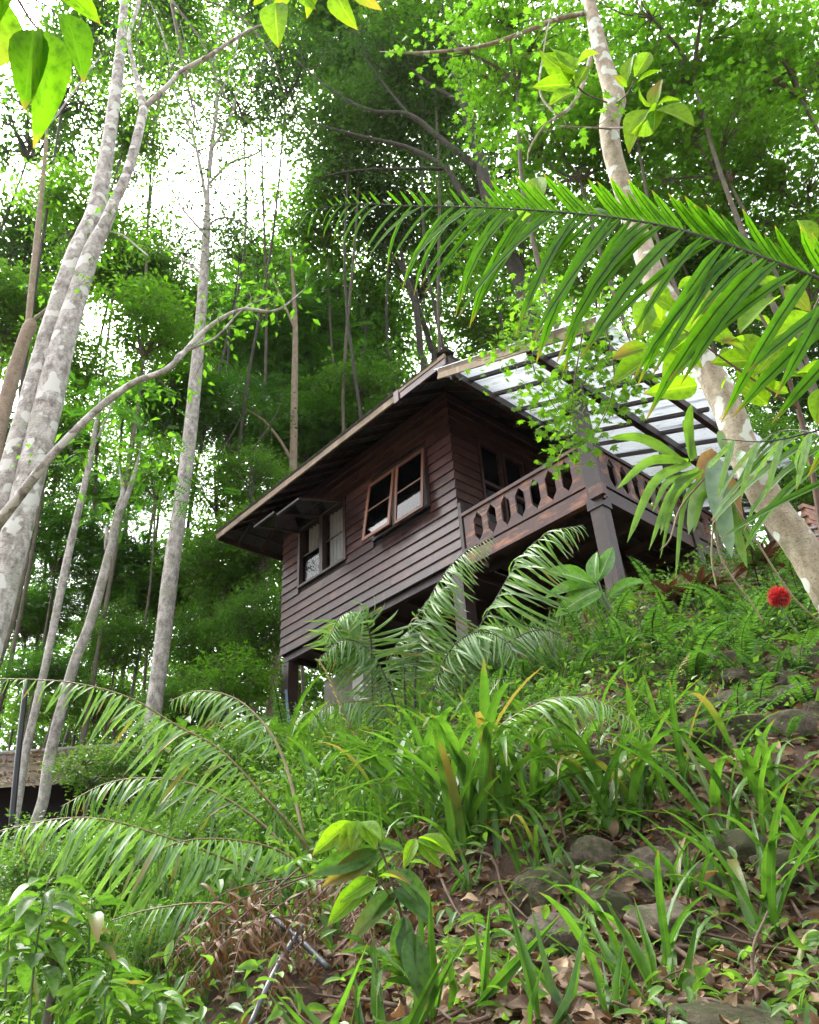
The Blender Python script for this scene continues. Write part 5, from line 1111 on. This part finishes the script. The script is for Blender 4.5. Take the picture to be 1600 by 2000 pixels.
for k, (px, py) in enumerate([(1290, 1440), (1180, 1440), (1350, 1500), (1480, 1520), (1560, 1600), (1130, 1620), (1230, 1640), (1030, 1660), (1340, 1640), (1010, 1800), (1110, 1900), (1490, 1560), (1400, 1240), (1530, 1250), (1270, 1300), (1080, 1380), (950, 1440), (880, 1360)]):
    g_ = G(px, py); m_ = mpp(g_); r_ = thing('seedling', g_, 'small leafy seedling growing in the litter of the bank', 'plant', 'small seedlings on the bank'); h_ = random.uniform(45, 80) * m_
    pt = spline([g_, g_ + [random.gauss(0, .2) * h_, 0, .6 * h_], g_ + [random.gauss(0, .3) * h_, 0, h_]], 10); wpart('stem', *tube(pt, np.linspace(.005, .002, 10), 5), M['stem'], r_)
    for j in range(9):
        q_ = pt[min(9, 3 + j * 7 // 9)] - g_; a_ = j * 2.4 + k; link('leaf', random.choice(LF[('weed', 'narrow', 'shrub')[k % 3]]), r_, frame_mtx(q_, np.array([math.cos(a_), math.sin(a_), random.uniform(-.1, .4)]), np.array([0, 0, 1.]) + rng.normal(size=3) * .2, random.uniform(28, 48) * m_))
# dumb cane
dc = stem_plant('dumb_cane', 'dumb cane with speckled broad leaves leaning before the balcony post', 'plant', [(1250, 1290, 8.9), (1215, 1225, 8.9), (1180, 1170, 8.9), (1165, 1130, 8.9)], 1, 'var', 60, sw=16)
leaf_spray('', '', '', None, [(1165, 1140, 1152, 1068, 8.9, 8.8, .8), (1168, 1135, 1200, 1062, 8.9, 8.8, .75), (1160, 1140, 1070, 1105, 8.9, 8.7, .8), (1165, 1145, 1062, 1155, 8.9, 8.7, .6), (1175, 1150, 1098, 1178, 8.9, 8.6, .9), (1190, 1165, 1270, 1110, 8.9, 8.8, .5), (1165, 1140, 1170, 1120, 8.9, 8.7, 1.2)], 'var', parent=dc)
for px, py, lab in ((1315, 1190, 'dark red cordyline beside the balcony post'), (1372, 1175, 'dark red cordyline right of the first, under the balcony'), (1490, 1120, 'dark red cordyline beside the lichen trunk base')):
    g = P(px, py - 18, 8.3); r = thing('cordyline', g, lab, 'plant', 'dark red cordylines'); m = mpp(g)
    wpart('stem', *tube(spline([np.array([g[0] + .05, g[1], float(H(g[0] + .05, g[1])) - .05]), g], 5), .015, 5), M['twig'], r)
    for k in range(16):
        a = k * 2.4; link('leaf', random.choice(LF['red']), r, frame_mtx(np.zeros(3), np.array([math.cos(a), math.sin(a), .15 + .06 * k]), np.array([0, 0, 1.]), 58 * m * random.uniform(.8, 1.15)))
# red ball flower
def ball_flower():
    c = P(1522, 1166, 6.6); r = thing('ball_flower', np.array([c[0] + .1, c[1], float(H(c[0] + .1, c[1]))]), 'round red spiky flower head on the bank under the lichen trunk', 'flower'); org = np.array(r.location)
    wpart('stem', *tube(spline([org, c - [0.02, 0, .1], c], 8), .008, 6), M['stem'], r)
    n = 800; d = nrm(rng.normal(size=(n, 3))); R = 21 * mpp(c); a = Acc()
    a.add(*scatter(tmpl_quad(.028), c + d * R * .2, d + rng.normal(size=(n, 3)) * .15, rng.normal(size=(n, 3)), R * (.75 + .3 * rng.random(n)), rng.random(n)))
    V, Fs, L = a.get(); wpart('petals', V, Fs, M['flower'], r, L, False)
    for k in range(4): link('leaf', LF['shrub'][1], r, frame_mtx(np.array([0, 0, .05]), np.array([math.cos(k * 1.7), math.sin(k * 1.7), .7]), np.array([0, 0, 1.]), .3))
ball_flower()
rb = P(1233, 1183, 8.6); lb = thing('leaf_bud', rb, 'round lime green curled leaf bud at the foot of the post', 'plant')
bm = bmesh.new(); bmesh.ops.create_uvsphere(bm, u_segments=14, v_segments=10, radius=.06)
for v_ in bm.verts: v_.co.z *= 1.1; v_.co.x *= 1 + .12 * math.sin(5 * v_.co.z * 20)
me = bpy.data.meshes.new('bud'); bm.to_mesh(me); bm.free(); me.materials.append(M['lime']); me.polygons.foreach_set('use_smooth', [True] * len(me.polygons)); link('bud', me, lb)
ground_stalk(lb, rb + [.01, 0, -.05], .007, 'stem', .05)

# ------------------------------------------------------------------ stones
def stone_variant(k):
    bm = bmesh.new(); bmesh.ops.create_icosphere(bm, subdivisions=4, radius=1.0); r = np.random.default_rng(50 + k); ph = r.random((5, 3)) * 6
    pl = nrm(r.normal(size=(9, 3))); of = .62 + .3 * r.random(9)
    for v_ in bm.verts:
        c = np.array(v_.co); 
        for q in range(9):
            dd = c @ pl[q] - of[q]
            if dd > 0: c = c - pl[q] * dd * .85
        c = c * (1 + .05 * math.sin(4 * c[0] + ph[0, 0]) * math.sin(3.5 * c[1] + ph[0, 1]) + .03 * math.sin(9 * c[2] + ph[1, 0]) * math.sin(8 * c[0] + ph[1, 1]) + .015 * math.sin(19 * c[1] + ph[2, 0]) * math.sin(17 * c[0]))
        v_.co = c
    me = bpy.data.meshes.new('stone'); bm.to_mesh(me); bm.free(); me.materials.append(M['stone']); me.polygons.foreach_set('use_smooth', [True] * len(me.polygons)); return me
SM = [stone_variant(k) for k in range(6)]
def stone(px, py, wpx, hpx, label, group=None, sink=.25):
    if py < 1600: wpx, hpx = wpx * 1.25, hpx * 1.3
    g = G(px, py + hpx * .3); m = mpp(g); rx, rz = wpx * m / 2, hpx * m / 2
    mt = Matrix.Translation(Vector(g + np.array([0, .25 * rx, rz * (.62 - sink)]))) @ Matrix.Rotation(random.uniform(-.3, .3), 4, 'Y') @ Matrix.Rotation(random.uniform(0, 6.28), 4, 'Z') @ Matrix.Diagonal((rx * 1.08, rx * .95, rz * 1.15, 1))
    link('stone', random.choice(SM), None, mt, label, 'stone', group)
stone(1092, 1838, 150, 125, 'round brown boulder at the left end of the lower stone row'); stone(1062, 1735, 140, 100, 'mossy boulder resting above the round brown one')
stone(1440, 1992, 300, 80, 'broad pale flat stone at the bottom edge, right of centre')
ORD = ['leftmost', 'second', 'third', 'fourth', 'fifth', 'sixth', 'seventh', 'eighth', 'ninth', 'tenth', 'eleventh', 'twelfth', 'thirteenth', 'fourteenth', 'fifteenth']
def stone_row(items, what, grp):
    for i, (px, py, w, h) in enumerate(sorted(items)):
        stone(px, py, w, h, ORD[i] + (' ' if i == 0 else ' from the left ') + what, grp)
stone_row([(1170, 1665, 110, 80), (1265, 1690, 140, 95), (1375, 1720, 120, 90), (1450, 1660, 130, 90), (1190, 1775, 120, 90), (1300, 1800, 140, 100), (1530, 1690, 110, 80), (1120, 1690, 70, 50)], 'mossy stone of the lower pile behind the strap leaves', 'stones of the lower pile')
stone_row([(1105, 1475, 80, 45), (1175, 1485, 80, 50), (1250, 1455, 90, 50), (1335, 1440, 110, 55), (1405, 1425, 110, 55), (1475, 1412, 90, 50), (1545, 1415, 90, 60), (1590, 1390, 80, 50), (1290, 1480, 70, 45), (1500, 1372, 80, 40), (1440, 1370, 70, 40), (1560, 1355, 90, 40), (1385, 1385, 70, 40)], 'mossy flat stone of the middle row above the litter', 'stones of the middle row')
stone_row([(1420, 1285, 60, 45), (1475, 1275, 65, 50), (1525, 1295, 70, 45), (1580, 1285, 80, 60), (1455, 1318, 70, 30), (1365, 1300, 50, 35), (1400, 1185, 70, 25), (1290, 1195, 60, 30), (1545, 1325, 60, 35), (1330, 1330, 60, 35)], 'brown stone of the upper row among sword ferns', 'stones of the upper row')

# ------------------------------------------------------------------ leaf litter, twigs, pipes
DL = []
for k in range(5):
    r = random.uniform(.8, 1.3); t = np.linspace(0, 1, 6); V, L = [], []
    for i in range(6):
        w = .27 * math.sin(math.pi * (t[i] * .94 + .04)) ** .8
        for c in (-1, -.5, 0, .5, 1): V.append((c * w * (1 - .25 * r * abs(c)), t[i] - .5, r * .22 * abs(c) ** 1.5 * w * 3 + .12 * math.sin(3 * t[i] * r + k) * r - .05)); L.append((c, t[i], .1 + .15 * k))
    i = (np.arange(5)[:, None] * 5 + np.arange(4)[None]).ravel(); DL.append(mk_mesh('fallen_leaf', np.array(V), [np.stack([i, i + 1, i + 6, i + 5], -1)], M['dead'], np.array(L)))
def ground_n(x, y):
    e = .05; return nrm(np.array([-(float(H(x + e, y)) - float(H(x - e, y))) / (2 * e), -(float(H(x, y + e)) - float(H(x, y - e))) / (2 * e), 1.0]))
cnt = 0
while cnt < 290:
    y = random.uniform(2.7, 6.6); x = random.uniform(-.05, .5) * y
    if y > 4.4 and random.random() < .45: continue
    n = ground_n(x, y); p = np.array([x, y, float(H(x, y)) + random.uniform(.01, .05)]); s = random.uniform(.07, .15)
    ax = rng.normal(size=3); nn = n + rng.normal(size=3) * .4
    link('fallen_leaf', random.choice(DL), None, frame_mtx(p, ax - n * np.dot(ax, n) * .8, nn, s), 'dry brown curled leaf lying on the bank among others', 'fallen leaf', 'fallen leaves on the bank'); cnt += 1
def litter():
    n = 19000; y = 2.5 + 9 * rng.random(n) ** 1.3; x = y * (-.25 + 1.25 * rng.random(n)); keep = (x > -.12 * y) | (rng.random(n) < .35); x, y = x[keep], y[keep]; n = len(x)
    z = H(x, y); pos = np.stack([x, y, z + .01 + .05 * rng.random(n)], -1); a = Acc()
    V6 = leaf_mesh('t', 'dead', .25, .28, .13, 6, 1.2, .07); co = np.empty(len(V6.vertices) * 3, np.float32); V6.vertices.foreach_get('co', co); lu = np.empty(len(co), np.float32); V6.attributes['luv'].data.foreach_get('vector', lu)
    T = (co.reshape(-1, 3), np.array([p.vertices[:] for p in V6.polygons]), lu.reshape(-1, 3)[:, :2]); bpy.data.meshes.remove(V6)
    ax = rng.normal(size=(n, 3)) * [1, 1, .5]; nn = rng.normal(size=(n, 3)) * .55 + [0, -.4, 1]
    a.add(*scatter(T, pos, ax, nn, .045 + .085 * rng.random(n) ** 1.5, rng.random(n) ** 1.4))
    link('leaf_litter', a.mesh('leaf_litter', M['dead']), label='carpet of dry brown leaves covering the bank', cat='leaf litter', kind='stuff')
litter()
for k in range(80):
    y = random.uniform(2.8, 7.5); x = random.uniform(-.15, .48) * y; l = random.uniform(.25, .8); a = random.uniform(0, 6.28)
    pts = [np.array([x + l * (t - .5) * math.cos(a), y + l * (t - .5) * math.sin(a), 0]) + rng.normal(size=3) * .03 for t in (0, .33, .66, 1)]
    for p in pts: p[2] = float(H(p[0], p[1])) + .04 + random.uniform(0, .06)
    V, Fs = tube(spline(pts, 10), np.linspace(.008, .003, 10) * random.uniform(.6, 1.6), 5); link('fallen_twig', mk_mesh('fallen_twig', V, Fs, M['twig']), None, None, 'thin brown twig lying across the leaf litter', 'twig', 'fallen twigs')
for pts, w, lab in (([(1240, 1520, 5.6), (1300, 1500, 5.5), (1390, 1490, 5.5), (1480, 1465, 5.6), (1610, 1415, 5.8)], 9, 'long bare branch lying above the litter slope at the right'), ([(1440, 1370, 6.2), (1490, 1440, 5.9), (1560, 1480, 5.6), (1620, 1500, 5.5)], 5, 'thin bare stick slanting across the middle stones'),
                  ([(1220, 1790, 3.6), (1330, 1860, 3.5), (1420, 1930, 3.3), (1500, 1970, 3.2), (1560, 2030, 3.1)], 12, 'curved root running over the litter at the lower right'), ([(1430, 1440, 5.0), (1470, 1560, 4.6), (1530, 1680, 4.2), (1600, 1780, 4.0)], 12, 'bent brown stem hanging at the right side'),
                  ([(1480, 1960, 3.1), (1470, 1860, 3.2), (1500, 1780, 3.3)], 9, 'short brown stick standing in the lower right corner')):
    p3 = [P(*q) for q in pts]; V, Fs = tube(spline(p3, 20), np.linspace(1, .5, 20) * w * mpp(p3[0]) / 2, 7, .1); link('fallen_branch', mk_mesh('fallen_branch', V, Fs, M['twig']), None, None, lab, 'branch')
for pts, lab in (([(485, 2010, 3.3), (540, 1890, 3.5), (590, 1810, 3.7)], 'grey plastic pipe slanting out of the dead fronds'), ([(530, 1790, 3.9), (590, 1840, 3.8), (640, 1890, 3.7)], 'thin grey pipe crossing above the first one')):
    p3 = [P(*q) for q in pts]; V, Fs = tube(spline(p3, 14), 11 * mpp(p3[0]) / 2, 10); link('plastic_pipe', mk_mesh('plastic_pipe', V, Fs, M['pvc']), None, None, lab, 'pipe')

# ------------------------------------------------------------------ ground cover that nobody could count
def ground_cover():
    n = 8200; y = 2.6 + 13.5 * rng.random(n) ** 1.1; s = -.8 + 1.8 * rng.random(n); x = s * y
    bare = (s > -.06) & (y < 6.6) | (s > -.24) & (y < 4.5); bank = (s > .0) & (y > 6.4)
    keep = np.where(bare, rng.random(n) < .2, np.where(bank, rng.random(n) < .4, True)); x, y = x[keep], y[keep]; n = len(x); a = Acc()
    c = np.stack([x, y, H(x, y) + .03 + .2 * rng.random(n) * np.where((x > -.06 * y) & (y < 6.6), .4, 1)], -1)
    hgt = np.clip(.1 + .03 * y, .1, .32) * np.where(x > -.12 * y, .5, 1.0)
    lm = leaf_mesh('t', 'weed', .17, .3, .1, 5, 1.3); co = np.empty(len(lm.vertices) * 3, np.float32); lm.vertices.foreach_get('co', co); lu = np.empty(len(co), np.float32); lm.attributes['luv'].data.foreach_get('vector', lu)
    T = (co.reshape(-1, 3), np.array([p.vertices[:] for p in lm.polygons]), lu.reshape(-1, 3)[:, :2]); bpy.data.meshes.remove(lm)
    nr = y < 5.6
    clump_leaves(a, c[~nr], hgt[~nr] * .75, 20, S4, .07, .8, -.05, .7, .5)
    clump_leaves(a, c[nr], hgt[nr] * .6, 13, T, .085, .8, .1, .8, .6)
    V, Fs, L = a.get(); link('undergrowth', mk_mesh('undergrowth', V, Fs, M['weed'], L, True), label='low mixed weeds covering the bank', cat='undergrowth', kind='stuff')
    n = 2600; y = 2.8 + 12 * rng.random(n); s = -.6 + .9 * rng.random(n); x = s * y; keep = np.where((s > -.02) & (y < 6.6) | (s > -.28) & (y < 4.6), rng.random(n) < .03, np.where((y < 5.5) | (s > .02), rng.random(n) < .35, True)); x, y = x[keep], y[keep]; n = len(x)
    a = Acc(); pos = np.repeat(np.stack([x, y, H(x, y)], -1), 6, 0) + rng.normal(size=(n * 6, 3)) * [.05, .05, 0]
    ax = rng.normal(size=(n * 6, 3)) * [.5, .5, .1] + [0, 0, 1]; a.add(*scatter(tmpl_simple(.045), pos, ax, rng.normal(size=(n * 6, 3)) + [0, -1, .3], .2 + .3 * rng.random(n * 6), rng.random(n * 6)))
    V, Fs, L = a.get(); link('grass', mk_mesh('grass', V, Fs, M['strap'], L, False), label='thin grass blades growing between the ferns', cat='grass', kind='stuff')
ground_cover()
BU_ = [(620, 1500, 9.5, 55, 'low leafy bush under the concrete pier'), (700, 1470, 10, 45, 'low leafy bush behind the coiled fern'), (420, 1500, 8.5, 90, 'low bush left of the stilt'), (300, 1480, 9.5, 100, 'low bush at the foot of the tall pale trunk'), (480, 1600, 7, 90, 'bush behind the arching fronds'), (960, 1370, 9.3, 55, 'leafy bush at the dark opening under the balcony'),
       (1060, 1310, 9.6, 50, 'leafy bush right of the dark opening'), (1130, 1280, 9.8, 60, 'leafy bush beside the dumb cane'), (900, 1450, 8.6, 60, 'bright bush below the giant fern'), (1000, 1430, 8.4, 60, 'bright bush below the dark opening'), (180, 1500, 9.5, 70, 'low bush before the rusty shed'), (220, 1680, 6, 110, 'bush behind the left fronds'), (60, 1700, 5.6, 110, 'bush at the left edge behind the fronds'),
       (380, 1650, 6.2, 90, 'bush filling behind the fern stalk'), (120, 1820, 4.3, 110, 'weedy bush at the lower left'), (330, 1840, 4.3, 100, 'weedy bush left of the dead heap'), (1560, 1130, 9.5, 60, 'dark bush under the handrail'), (1440, 1120, 10.5, 60, 'bush at the foot of the far balcony post'), (780, 1450, 9.3, 45, 'leafy bush among the fern stalks')]
make_variant('bush', 'weed', S4, .42, 70, 34, .55, 'mid_bark', .7, .8, .1)
make_variant('bush2', 'shrub', S4, .3, 80, 46, .5, 'mid_bark', .7, .8, .1)
for k, (px, py, y, r, lab) in enumerate(BU_): bg_tree(px, py, y, r, 'bush' if k % 3 else 'bush2', lab, 'bush', 'bush', 'bushes on the bank', trunk=False, sq=.75)

# ------------------------------------------------------------------ rusty shed, pole, handrail
def shed():
    o = P(90, 1500, 19); o = np.array([o[0], 19, 0]); zt = P(90, 1455, 19)[2]; zb = P(90, 1535, 17.5)[2]; zg = float(H(o[0], 19)) - .3
    r = thing('shed', np.array([o[0], 19, zg]), 'low shed with a mossy leaf strewn corrugated roof at the left edge', 'shed'); org = np.array(r.location)
    n = 100; xs = np.linspace(-6, 3.0, n); rows = 5; V = []
    for i in range(rows):
        t = i / (rows - 1)
        for x in xs: V.append((o[0] + x, 17.4 + 2.2 * t, zb + (zt - zb) * t + .035 * math.sin(x * 2 * math.pi / .18)))
    k = (np.arange(rows - 1)[:, None] * n + np.arange(n - 1)[None]).ravel()
    wpart('roof', np.array(V), [np.stack([k, k + 1, k + n + 1, k + n], -1)], M['rust'], r)
    wpart('ridge', *tube([(o[0] - 6, 19.65, zt + .05), (o[0] + 3, 19.65, zt + .05)], .06, 8), M['concrete'], r)
    wpart('wall', boxV((o[0] - 5.9, 18.4, zg), (o[0] + 2.9, 19.4, zb + (zt - zb) * .42)), [BOXF], M['interior'], r, smooth=False)  # near-black box fills the dark opening under the roof, shade as colour
    for x in (-5.5, -1.2, 2.8): wpart('post', boxV((o[0] + x, 17.6, zg - 1), (o[0] + x + .12, 17.72, zb - .01)), [BOXF], M['beam'], r, smooth=False)
    m = 900; px_ = rng.random(m) * 9 - 6; t = rng.random(m); pos = np.stack([o[0] + px_, 17.4 + 2.2 * t, zb + (zt - zb) * t + .05], -1); a = Acc()
    a.add(*scatter(S4, pos, rng.normal(size=(m, 3)) * [1, 1, .3], rng.normal(size=(m, 3)) * .4 + [0, -.4, 1], .1 + .12 * rng.random(m), rng.random(m)))
    V, Fs, L = a.get(); q = wpart('roof_leaves', V, Fs, M['dead'], r, L, False); q['kind'] = 'stuff'
M['rust'] = plain_mat('mossy_rusty_sheet', (.045, .03, .022), .9, nscale=1.6, c2=(.09, .075, .02))
shed()
p3 = [P(20, 1640, 12), P(35, 1480, 12), P(52, 1330, 12)]; V, Fs = tube(spline(p3, 8), 12 * mpp(p3[0]) / 2, 10); link('black_pole', mk_mesh('black_pole', V, Fs, M['black']), None, None, 'thin black pole before the rusty shed', 'pole')
hr = thing('handrail', P(1600, 1160, 10.5), 'grey metal pipe handrail at the right edge', 'handrail')
for a, b, w in (((1556, 1038), (1690, 1015), 8), ((1560, 1052), (1690, 1030), 6), ((1586, 1040), (1612, 1160), 8)):
    V, Fs = tube([P(*a, 10.5), P(*b, 10.5)], w * mpp(P(*a, 10.5)) / 2, 8); wpart('rail', V, Fs, M['metal'], hr)
bk = P(1588, 1010, 11); kr = thing('brick_stub', bk, 'stub of pale bricks beyond the far end of the clear roof', 'brick'); kr.rotation_euler = (0, 0, .5)
bmesh_brick = mk_mesh('brick', boxV((-.11, -.05, -.033), (.11, .05, .033)), [BOXF], M['brickm'], None, False)
for r_ in range(-14, 3):
    for c_ in range(2): link('brick', bmesh_brick, kr, Matrix.Translation((c_ * .228 - .114 + (.05 if r_ % 2 else 0), random.uniform(-.008, .008), r_ * .073)))

# ------------------------------------------------------------------ thin haze volume added to lift the dark gaps between the trees
hz, nt, N, L, out = new_mat('gap_lift_haze')
pv = N.new('ShaderNodeVolumePrincipled'); pv.inputs['Color'].default_value = (.92, .95, 1.0, 1); pv.inputs['Density'].default_value = .00012; pv.inputs['Anisotropy'].default_value = .25
L.new(pv.outputs[0], out.inputs['Volume'])
link('haze', mk_mesh('haze', boxV((-262, -212, -4), (262, 412, 112)), [BOXF], hz, None, False), None, None, 'thin added haze lightening the dark gaps between the trees', 'haze', None, 'stuff')
